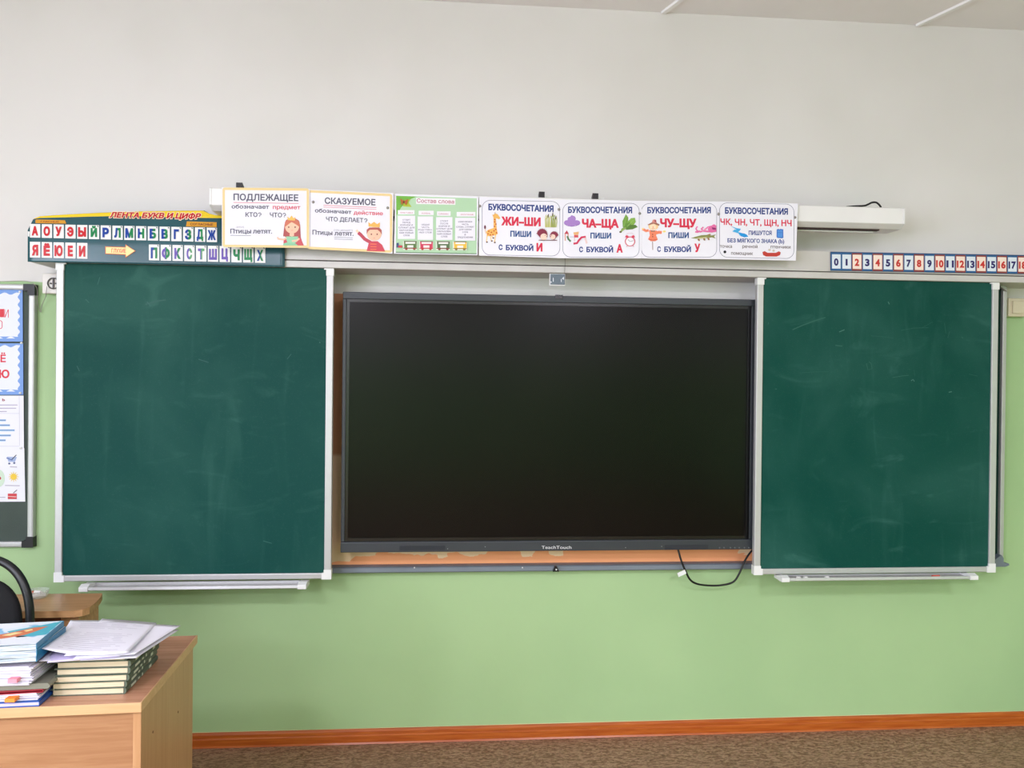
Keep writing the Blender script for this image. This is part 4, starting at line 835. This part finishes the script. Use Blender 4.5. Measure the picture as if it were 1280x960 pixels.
# ------------------------------------------------------------------ teacher's desk
DT = 0.75
O_ = az(176.6, 878.5, DT); rot = math.radians(2.8); TD = Matrix.Translation((O_.x, O_.y, 0)) @ Matrix.Rotation(rot, 4, 'Z')
DEP = 0.468; WID = 1.35
t = thing('teacher_desk', 'beech laminate desk with papers and books at the lower left', 'desk', (O_.x-WID/2, O_.y+DEP/2, 0))
def dbox(name, x0, x1, y0, y1, z0, z1, m_, bevel=0.001, parent=None, label=None): return box(name, x0, x1, y0, y1, z0, z1, m_, parent or t, bevel, TD, label)
dbox('desk_top', -WID+0.001, -0.0035, 0.0035, DEP-0.001, DT-0.022, DT, DESKTOP, 0.0)
mb = MB(); mb.box(-WID, 0, -0.0, 0.0035, DT-0.0225, DT+0.0002, DESKEDGE, TD); mb.box(-0.0035, 0, 0.0035, DEP, DT-0.0225, DT+0.0002, DESKEDGE, TD); mb.build('edge_band', t, 0.001, label='pale edge band')
dbox('side_panel', -0.022, -0.004, 0.012, DEP-0.03, 0, DT-0.0225, DESKZ); dbox('side_panel', -WID+0.02, -WID+0.038, 0.012, DEP-0.03, 0, DT-0.0225, DESKZ)
dbox('modesty_panel', -WID+0.038, -0.022, 0.016, 0.034, 0.12, DT-0.0225, DESKX)
for dz, dy in ((0.13, 0.33), (0.11, 0.3)):
    pass
for px, py in ((222.5, 890), (191, 915)):
    d = ray(px, py); TDi = TD.inverted(); o1 = TDi @ EYE; d1 = TDi.to_3x3() @ d; k = (-0.004-o1.x)/d1.x; c = o1+d1*k
    mb = MB(); mb.tube([TD @ Vector((-0.006, c.y, c.z)), TD @ Vector((-0.003, c.y, c.z))], 0.003, mat('screw_cap', (120, 84, 50), 0.5), 10); mb.build('screw_cap', t)

# small table by the wall
TZ = 0.73
c = [az(*p, TZ) for p in ((128, 741.5), (126, 746), (120, 753), (112, 759), (103, 762), (92, 763.5))]
fy = c[-1].y; poly = [(-2.15, c[0].y+0.0), (-2.15, fy), (c[5].x, fy)]+[(q.x, q.y) for q in reversed(c[:5])]; poly[-1] = (c[0].x, c[0].y)
t = thing('side_table', 'small beech table with clipped rounded corner, below the left chalkboard', 'table', (-1.6, 2.7, 0))
mb = MB(); mb.prism(poly, TZ-0.022, TZ, TABLEW); mb.build('table_top', t, 0.002)
xleg = at(103, 770, 2.68).x; xl0 = at(77, 770, 2.66).x
box('leg_panel', xl0, xleg, 2.655, 2.80, 0, TZ-0.022, TABLEW, t, 0.001); box('leg_panel', -2.1, -2.03, 2.655, 2.80, 0, TZ-0.022, TABLEW, t, 0.001)
box('under_rail', -2.03, xl0, 2.66, 2.678, TZ-0.052, TZ-0.022, TABLED, t, label='dark rail under the top')
# glass dish with chalk
c = az(49, 747.5, TZ); cx, cy = c.x-0.005, c.y+0.0; r = 0.034
GL = mat('clear_glass', (236, 244, 240), 0.05, Alpha=0.28)
mb = MB(); mb.lathe([(0.0001, 0.0), (r*0.7, 0.0), (r*0.95, 0.008), (r*1.05, 0.028), (r*1.0, 0.028), (r*0.9, 0.009), (r*0.66, 0.003), (0.0001, 0.003)], (cx, cy, TZ+0.0005), GL, 32)
tag(mb.build('glass_dish'), 'small clear glass dish of chalk ends on the side table', 'dish')
RC2 = mat('terracotta_chalk', (196, 112, 84), 0.9)
for k, (dx, dy, dz, an, L, m_, lab) in enumerate(((0.008, 0.004, 0.010, 0.3, 0.03, WCH, 'thick white chalk end lying right in the glass dish'), (-0.008, -0.008, 0.010, 1.0, 0.022, WCH, 'white chalk end at the front of the glass dish'), (-0.012, 0.008, 0.018, 0.1, 0.02, RC2, 'terracotta chalk end in the glass dish'), (0.004, -0.006, 0.022, -0.3, 0.026, WCH, 'white chalk end lying on top in the glass dish'))):
    d = Vector((math.cos(an), math.sin(an), 0))*L/2; p = Vector((cx+dx, cy+dy, TZ+dz)); mb = MB(); mb.tube([p-d, p+d], 0.0055, m_, 10); tag(mb.build('chalk_piece'), lab, 'chalk', 'chalk in the glass dish')

# ------------------------------------------------------------------ chair behind the desk
YCH = 2.46
t = thing('office_chair', 'black office chair with oval ring back, between the desk and side table', 'chair', (at(-30, 700, YCH).x, YCH-0.2, 0))
cc = at(-32, 778, YCH); ax_, bz_ = (at(37.5, 778, YCH).x-cc.x), at(-32, 699, YCH).z-cc.z
FAB = mat('black_fabric', (9, 10, 13), 0.85, bump=(900, 0.5), noise=(400, (16, 17, 21), 0.6)); RUB = mat('black_polyurethane', (22, 24, 27), 0.38, bump=(120, 0.05))
def sup(a, b, n_, k, up_=True):
    pts = []
    for i in range(k):
        th = 2*PI*i/k; ct, st = math.cos(th), math.sin(th); pts.append((a*math.copysign(abs(ct)**(2/n_), ct), b*math.copysign(abs(st)**(2/n_), st)))
    return pts
loop = [(cc.x+x, YCH+0.02*(1-(x/ax_)**2), cc.z+(z if z > 0 else z*1.7)) for x, z in sup(ax_, bz_, 2.35, 72)]
mb = MB(); mb.tube(loop, 0.0125, RUB, 12, True); mb.build('back_ring', t)
pa = sup(ax_*0.83, bz_*0.74, 2.3, 48); mb = MB(); rings = []
for sc, y in ((0.0, -0.024), (0.5, -0.024), (0.85, -0.02), (0.97, -0.01), (1.0, 0.0), (0.97, 0.012), (0.85, 0.018), (0.0, 0.02)):
    rings.append([(cc.x+x*max(sc, 0.001), YCH+0.02*(1-(x*sc/ax_)**2)+y, cc.z-0.01+(z if z > 0 else z*1.9)*max(sc, 0.001)) for x, z in pa])
vs = [p for r_ in rings for p in r_]; k = 48
mb.add(vs, [(i*k+j, i*k+(j+1) % k, (i+1)*k+(j+1) % k, (i+1)*k+j) for i in range(len(rings)-1) for j in range(k)], FAB, True); mb.build('back_pad', t)
mb = MB(); zs = 0.47
for z in (cc.z-0.02, ): mb.tube([(cc.x-ax_, YCH, z-0.06), (cc.x-ax_*0.8, YCH, z-0.06)], 0.008, RUB, 8); mb.tube([(cc.x+ax_*0.8, YCH, z-0.06), (cc.x+ax_, YCH, z-0.06)], 0.008, RUB, 8)
mb.build('pad_bracket', t)
mb = MB(); so = [(cc.x+x, YCH-0.25+y) for x, y in sup(0.22, 0.21, 3.2, 40)]
mb.prism(so, zs-0.06, zs, FAB, smooth=True); mb.build('seat', t, 0.012)
mb = MB(); mb.tube(smooth([(cc.x, YCH+0.025, cc.z-bz_*1.5), (cc.x, YCH+0.05, 0.5), (cc.x, YCH-0.02, 0.395), (cc.x, YCH-0.25, 0.39)]), 0.016, RUB, 10); mb.build('back_support', t)
mb = MB(); mb.tube([(cc.x, YCH-0.25, 0.1), (cc.x, YCH-0.25, 0.41)], 0.025, BLACKP, 16); mb.build('gas_column', t)
for i in range(5):
    a = i*2*PI/5+0.3; e = Vector((cc.x+0.25*math.cos(a), YCH-0.25+0.25*math.sin(a), 0.075)); mb = MB(); mb.tube([(cc.x, YCH-0.25, 0.11), e], lambda u: 0.022-0.008*u, BLACKP, 8); lg = mb.build('leg', t)
    mb = MB(); dd = Vector((-math.sin(a), math.cos(a), 0))*0.02; b_ = e-Vector((0, 0, 0.047)); mb.tube([b_-dd, b_+dd], 0.027, BLACKP, 16); mb.build('caster', lg)

# ------------------------------------------------------------------ stack of hardback books
PAGE = mat('cream_page_edges', (226, 212, 182), 0.8, noise=(40, (204, 188, 156), 0.8, (0.3, 1, 22))); COV = mat('grey_green_cover', (92, 104, 88), 0.5, noise=(30, (74, 86, 74), 0.8)); COVE = mat('worn_cover_edge', (96, 84, 72), 0.7)
BK0 = TD @ Vector((0, 0, 0)); bh = 0.0158; nb = 6; names = ['lowest', 'second from the bottom', 'third from the bottom', 'third from the top', 'second from the top', 'topmost']
rights = [156.5, 157.5, 160.5, 161.5, 162, 158]; SP = (206, 212, 196)
for i in range(nb):
    z = DT+0.0002+i*bh; d = az(rights[i], 868, DT) if i == 0 else None
    fr = at(rights[i], 868-8.1*i, 1.873); x1 = fr.x; y0 = 1.873+random.uniform(-0.002, 0.003); L = 0.168; Wd = 0.215
    R_ = Matrix.Translation((x1, y0, z)) @ Matrix.Rotation(math.radians(2.2+random.uniform(-1.2, 1.2)), 4, 'Z')
    t = thing('hardback_book', 'grey-green hardback book, cream page edges, %s in the right desk pile' % names[i], 'book', (x1-L/2, y0+Wd/2, z), 'pile of six matching hardback books')
    box('page_block', -L+0.006, -0.006, 0.003, Wd-0.003, 0.0016, bh-0.0018, PAGE, t, 0.0, R_)
    mb = MB(); mb.box(-L, -0.002, 0, Wd, 0, 0.0015, COV, R_); mb.box(-L, -0.002, 0, Wd, bh-0.0017, bh-0.0002, COV, R_); mb.build('cover', t)
    mb = MB(); pr_ = [(-0.004, 0.0), (-0.001, 0.0006), (0.0015, 0.004), (0.002, bh/2), (0.0015, bh-0.004), (-0.001, bh-0.0008), (-0.004, bh-0.0002)]
    mb.prism([(a, b) for a, b in pr_], 0, Wd, COV, R_, axis='y', smooth=True); mb.build('spine', t)
    # spine lettering blocks (worn, illegible)
    mb = MB(); IN = ink(SP)
    for a, b, h in ((0.03, 0.06, 0.35), (0.075, 0.085, 0.25), (0.10, 0.106, 0.4), (0.15, 0.165, 0.45)):
        mb.box(0.0018, 0.0024, a, b, bh*(0.5-h/2), bh*(0.5+h/2), IN, R_)
    mb.build('spine_print', t)['kind'] = 'stuff'
BTOP = DT+0.0002+nb*bh

# ------------------------------------------------------------------ left pile: folders, papers, workbooks
def slab(name, label, cat, xr_, y0, dep, z0, z1, m_, ang=0.0, L=0.30, parent=None, group='left pile of folders and papers on the desk', bevel=0.0006, wave=0.0):
    T = Matrix.Translation((xr_, y0, 0)) @ Matrix.Rotation(math.radians(ang), 4, 'Z')
    b = MB()
    b.box(-L, 0, 0, dep, z0, z1, m_, T)
    return T, b
def pages(T, L, dep, z0, z1, n_, m_, jit=0.004):
    b = MB(); h = (z1-z0)/n_
    for i in range(n_):
        j = random.uniform(-jit, jit); k = random.uniform(-jit, jit); b.box(-L, -0.001+j, 0.001+abs(k), dep-0.002, z0+i*h, z0+(i+0.86)*h, m_, T)
    return b
G_ = 'left pile of folders and papers on the desk'
def T_(xr_, y0, ang): return Matrix.Translation((xr_, y0, 0)) @ Matrix.Rotation(math.radians(ang), 4, 'Z')
z = DT+0.0004; XR = az(49, 883, DT).x; Y0 = az(48, 883, DT).y
BLF = mat('blue_plastic_folder', (36, 92, 178), 0.3); REDF = mat('dark_red_folder', (158, 34, 50), 0.35); GRN = mat('grey_green_folder', (128, 130, 116), 0.4); DKG = mat('dark_grey_cover', (88, 84, 88), 0.5, noise=(30, (70, 66, 72), 0.7)); NAV = mat('navy_speckled_cover', (44, 44, 62), 0.6, noise=(200, (90, 90, 110), 0.5))
PAP2 = mat('page_edges_white', (226, 224, 236), 0.7, noise=(20, (206, 204, 220), 0.7, (0.3, 1, 18))); LIL = mat('lilac_paper', (214, 206, 236), 0.7, noise=(10, (204, 196, 228), 0.5))
# 1 blue folder
T = T_(XR, Y0, 3.5); mb = MB(); mb.box(-0.31, 0, 0, 0.235, z, z+0.002, BLF, T); mb.box(-0.31, 0, 0, 0.235, z+0.0095, z+0.0108, BLF, T); mb.box(-0.001, 0.0, 0, 0.235, z, z+0.0108, BLF, T)
o = mb.build('folder'); tag(o, 'blue plastic folder, lowest in the left pile on the desk', 'folder', G_)
T2_ = T; mb = pages(T, 0.305, 0.232, z+0.0022, z+0.0092, 4, LIL, 0.0006); tag(mb.build('paper_bundle'), 'lilac-white papers lying in the blue folder', 'papers', G_); z += 0.011
# 2 white papers with orange tab
T = T_(XR-0.004, Y0+0.004, 5); t = thing('paper_bundle', 'bundle of white papers with orange sticky tab, above the blue folder', 'papers', tuple(T @ Vector((-0.15, 0.1, z))), G_)
pages(T, 0.3, 0.22, z, z+0.0168, 7, PAP2, 0.005).build('sheets', t)
p, q = at(7.6, 868, 1.806), at(20, 873, 1.806); box('sticky_tab', p.x, q.x, 1.80, Y0+0.02, z+0.0055, z+0.0135, mat('orange_note', (250, 146, 50), 0.6), t, label='orange tab'); z += 0.017
# 3 red folder (thin)
T = T_(XR+0.004, Y0+0.008, 6); mb = MB(); mb.box(-0.31, 0, 0, 0.23, z, z+0.0018, REDF, T); mb.box(-0.31, 0, 0, 0.23, z+0.005, z+0.0068, REDF, T); mb.box(-0.001, 0, 0, 0.23, z, z+0.0068, REDF, T)
tag(mb.build('folder'), 'dark red folder in the middle of the left pile', 'folder', G_); z += 0.007
# 4 grey-green notebook
T = T_(XR+0.012, Y0+0.012, 4); mb = MB(); mb.prism([(0.0, z), (0.004, z+0.003), (0.005, z+0.007), (0.0, z+0.0125), (-0.3, z+0.0125), (-0.3, z)], 0, 0.225, GRN, T, axis='y'); tag(mb.build('folder', bevel=0.001), 'thick grey-green folder with rounded spine, above the red folder', 'folder', G_); z += 0.0127
# 5 papers with pink tab
T = T_(XR-0.018, Y0-0.002, 2); t = thing('paper_bundle', 'thick bundle of white papers with pink sticky tab, middle of the left pile', 'papers', tuple(T @ Vector((-0.15, 0.1, z))), G_)
pages(T, 0.29, 0.2, z, z+0.0428, 16, PAP2, 0.006).build('sheets', t)
p, q = at(11.5, 842, 1.806), at(22.8, 847, 1.806); box('sticky_tab', p.x, q.x, 1.80, Y0+0.02, z+0.012, z+0.021, mat('pink_note', (250, 150, 166), 0.6), t, label='pink tab')
z += 0.043
# 6 grey cover beside / dark folder
T = T_(XR+0.014, Y0+0.03, 4); mb = MB(); mb.prism([(-0.3, z), (0.0, z), (0.003, z+0.0035), (0.0, z+0.007), (-0.3, z+0.007)], 0, 0.215, DKG, T, axis='y'); tag(mb.build('notebook', bevel=0.0006), 'dark grey notebook under the white sheet in the left pile', 'notebook', G_); z += 0.0072
# 7 white sheet bridging to the right
def wave_sheet(name, label, corners, f, m_, cat='paper sheet', group='loose sheets on top of the piles', nu=16, nv=12):
    o = sheet_mesh(corners, m_, -0.0003, nu, nv, f).build(name); return tag(o, label, cat, group)
ZS = z; T = T_(-0.893, Y0+0.012, 3); mb = MB(); mb.box(-0.31, 0, 0, 0.20, z+0.0003, z+0.0013, PAPER, T)
tag(mb.build('loose_sheet'), 'folded white sheet between the dark notebooks, reaching across to the books', 'paper sheet', G_); z += 0.0015
# 8 navy notebook
T = T_(XR-0.004, Y0+0.002, 3); mb = MB(); mb.box(-0.29, 0, 0, 0.205, z+0.0005, z+0.0048, NAV, T); tag(mb.build('notebook', bevel=0.0004), 'thin navy speckled notebook under the blue workbooks', 'notebook', G_); z += 0.005
# 9 workbooks
WBP = mat('workbook_pages', (222, 229, 232), 0.7, noise=(18, (184, 198, 206), 0.8, (0.4, 1, 26))); TEAL = mat('teal_spine', (34, 128, 164), 0.35, noise=(12, (24, 104, 146), 0.7))
n = NB('workbook_cover', 0.3, 0.4)
f1 = n.step(n.math('ADD', n.x, n.math('MULTIPLY', n.y, 0.8)), 0.50, 0.502); v1 = n.noise(14, 2, (1, 1, 1), 1.0)
n.color(n.mix(n.step(v1, 0.45, 0.5), (120, 190, 226), (226, 238, 246))); WCV = n.m
for k in range(3):
    h = 0.0134; ang = 6.4+[0.8, -1.0, 0.4][k]; T = T_(-0.920-[0, 0.001, 0.002][k], 1.806+[0.0, 0.003, 0.004][k], ang)
    t = thing('workbook', ['lowest of the three teal-spined workbooks on the left pile', 'middle one of the three teal-spined workbooks on the left pile', 'top workbook with light blue cover and orange picture on the left pile'][k], 'workbook', tuple(T @ Vector((-0.14, 0.1, z))), 'teal-spined workbooks on the left pile')
    L, dp = 0.28, 0.165; b = MB(); nx = 30
    for layer in range(4):
        z0 = z+0.0006+layer*(h-0.0014)/4; z1 = z0+(h-0.0014)/4*0.8; vs = []; j = random.uniform(0.001, 0.007)
        for i in range(nx+1):
            x = -L+(L-0.002)*i/nx; wv = 0.003*math.sin(i*0.5+k*2+layer*1.3)
            for y, zz in ((0.002+j+wv, z0), (0.002+j+wv, z1), (dp-0.002, z1), (dp-0.002, z0)): vs.append(T @ Vector((x, y, zz)))
        fs = [(4*i+a, 4*i+4+a, 4*i+4+(a+1) % 4, 4*i+(a+1) % 4) for i in range(nx) for a in range(4)]+[(0, 1, 2, 3), tuple(4*nx+a for a in (3, 2, 1, 0))]; b.add(vs, fs, WBP)
    b.build('page_block', t)
    mb = MB(); mb.box(-L, 0, 0.003, dp, z, z+0.0005, WBP, T); mb.box(-0.0012, 0.0004, 0, dp, z, z+h, TEAL, T); mb.build('spine', t)
    mb = MB(); mb.box(-L, 0, 0.0, dp, z+h-0.0007, z+h-0.0001, WCV if k == 2 else WBP, T); cv = mb.build('front_cover', t)
    if k == 2:
        zt3 = z+h; mb = MB()
        def up_(pts, c, l): vv = [T @ Vector((x, y, zt3+l)) for x, y in pts]; mb.add(vv, tessellate_polygon([[Vector((x, y, 0)) for x, y in pts]]), ink(c))
        up_([(-0.28, 0.001), (-0.003, 0.001), (-0.003, 0.035), (-0.05, 0.06), (-0.28, 0.05)], (232, 238, 244), 0.0001)
        up_([(-0.003, 0.06), (-0.003, 0.16), (-0.10, 0.10), (-0.06, 0.05)], (70, 178, 196), 0.0001)
        up_([(-0.28, 0.164), (-0.04, 0.164), (-0.10, 0.12), (-0.2, 0.14)], (236, 242, 248), 0.0001)
        up_([(-0.14, 0.045), (-0.12, 0.07), (-0.08, 0.095), (-0.05, 0.12), (-0.02, 0.125), (-0.035, 0.09), (-0.05, 0.065), (-0.08, 0.05), (-0.11, 0.04)], (214, 116, 70), 0.0002)
        up_([(-0.1, 0.07), (-0.08, 0.09), (-0.06, 0.085), (-0.08, 0.065)], (246, 220, 150), 0.0003); up_([(-0.065, 0.1), (-0.05, 0.11), (-0.045, 0.1), (-0.055, 0.09)], (246, 220, 150), 0.0003)
        mb.build('cover_picture', t)
    z += h
WTOP = z
# ------------------------------------------------------------------ loose sheets on the books
zb_ = BTOP
def V(px, py, Y): return at(px, py, Y)
def sag(a, b=0.0, c=0.0):
    return lambda u, v: Vector((0, 0, a*math.sin(PI*u)+b*(v**2)*math.sin(PI*u)+c*math.sin(2*PI*u)*v))
wave_sheet('loose_sheet', 'white sheet poking out lowest to the right above the books', [V(128, 781, 2.05), V(223.5, 787.5, 2.05), V(170, 822.5, 1.84), V(100, 826, 1.83)], sag(0.0), PAPER)
wave_sheet('loose_sheet', 'lilac-white sheet sticking out at the front left under the top sheets', [V(74, 797, 1.98), V(150, 799, 1.97), V(150, 820.5, 1.83), V(59, 828.5, 1.815)], sag(0.0), LIL)
wave_sheet('loose_sheet', 'white sheet turned with its corner sticking out to the right over the desk edge', [V(128, 777, 2.08), V(226, 782, 2.06), V(168, 818, 1.83), V(92, 824, 1.82)], sag(0.0), PAPER)
S1 = wave_sheet('loose_sheet', 'white printed sheet with its back edge showing behind the top sheet', [V(127.5, 773.4, 2.09), V(196, 778.6, 2.08), V(161, 815.6, 1.83), V(80, 820, 1.82)], sag(0.0005), PAPER)
cs = [V(88, 775.4, 2.085), V(195.5, 780, 2.07), V(158.5, 815.5, 1.815), V(51, 810.5, 1.835)]
fs_ = lambda u, v: Vector((0.010*math.sin(PI*v)*(1-u), 0, 0.0035*math.sin(PI*u)*(1-v)-0.013*math.sin(PI*min(1, u*0.95))*v**2*(1-0.35*u)))
t = thing('loose_sheet', 'curved white printed sheet lying topmost across both piles', 'paper sheet', tuple((cs[2]+cs[3])/2), 'loose sheets on top of the piles')
sheet_mesh(cs, PAPER, -0.0003, 18, 14, fs_).build('sheet', t)
mb = MB(); random.seed(3); GI = ink((176, 176, 188))
for j in range(17):
    v = 0.08+j*0.05; a = 0.08+random.uniform(0, 0.1); b = 0.92-random.uniform(0, 0.25)
    if j in (5, 6): continue
    k = 12; vs = []
    for i in range(k+1):
        u = a+(b-a)*i/k
        for dv in (0, 0.006):
            w_ = v+dv; p = cs[0]*(1-u)*(1-w_)+cs[1]*u*(1-w_)+cs[2]*u*w_+cs[3]*(1-u)*w_+fs_(u, w_); vs.append(p+Vector((0, 0, 0.0006)))
    fs = [(2*i, 2*i+2, 2*i+3, 2*i+1) for i in range(k) if random.random() > 0.12]; mb.add(vs, fs, GI)
mb.build('printed_lines', t)
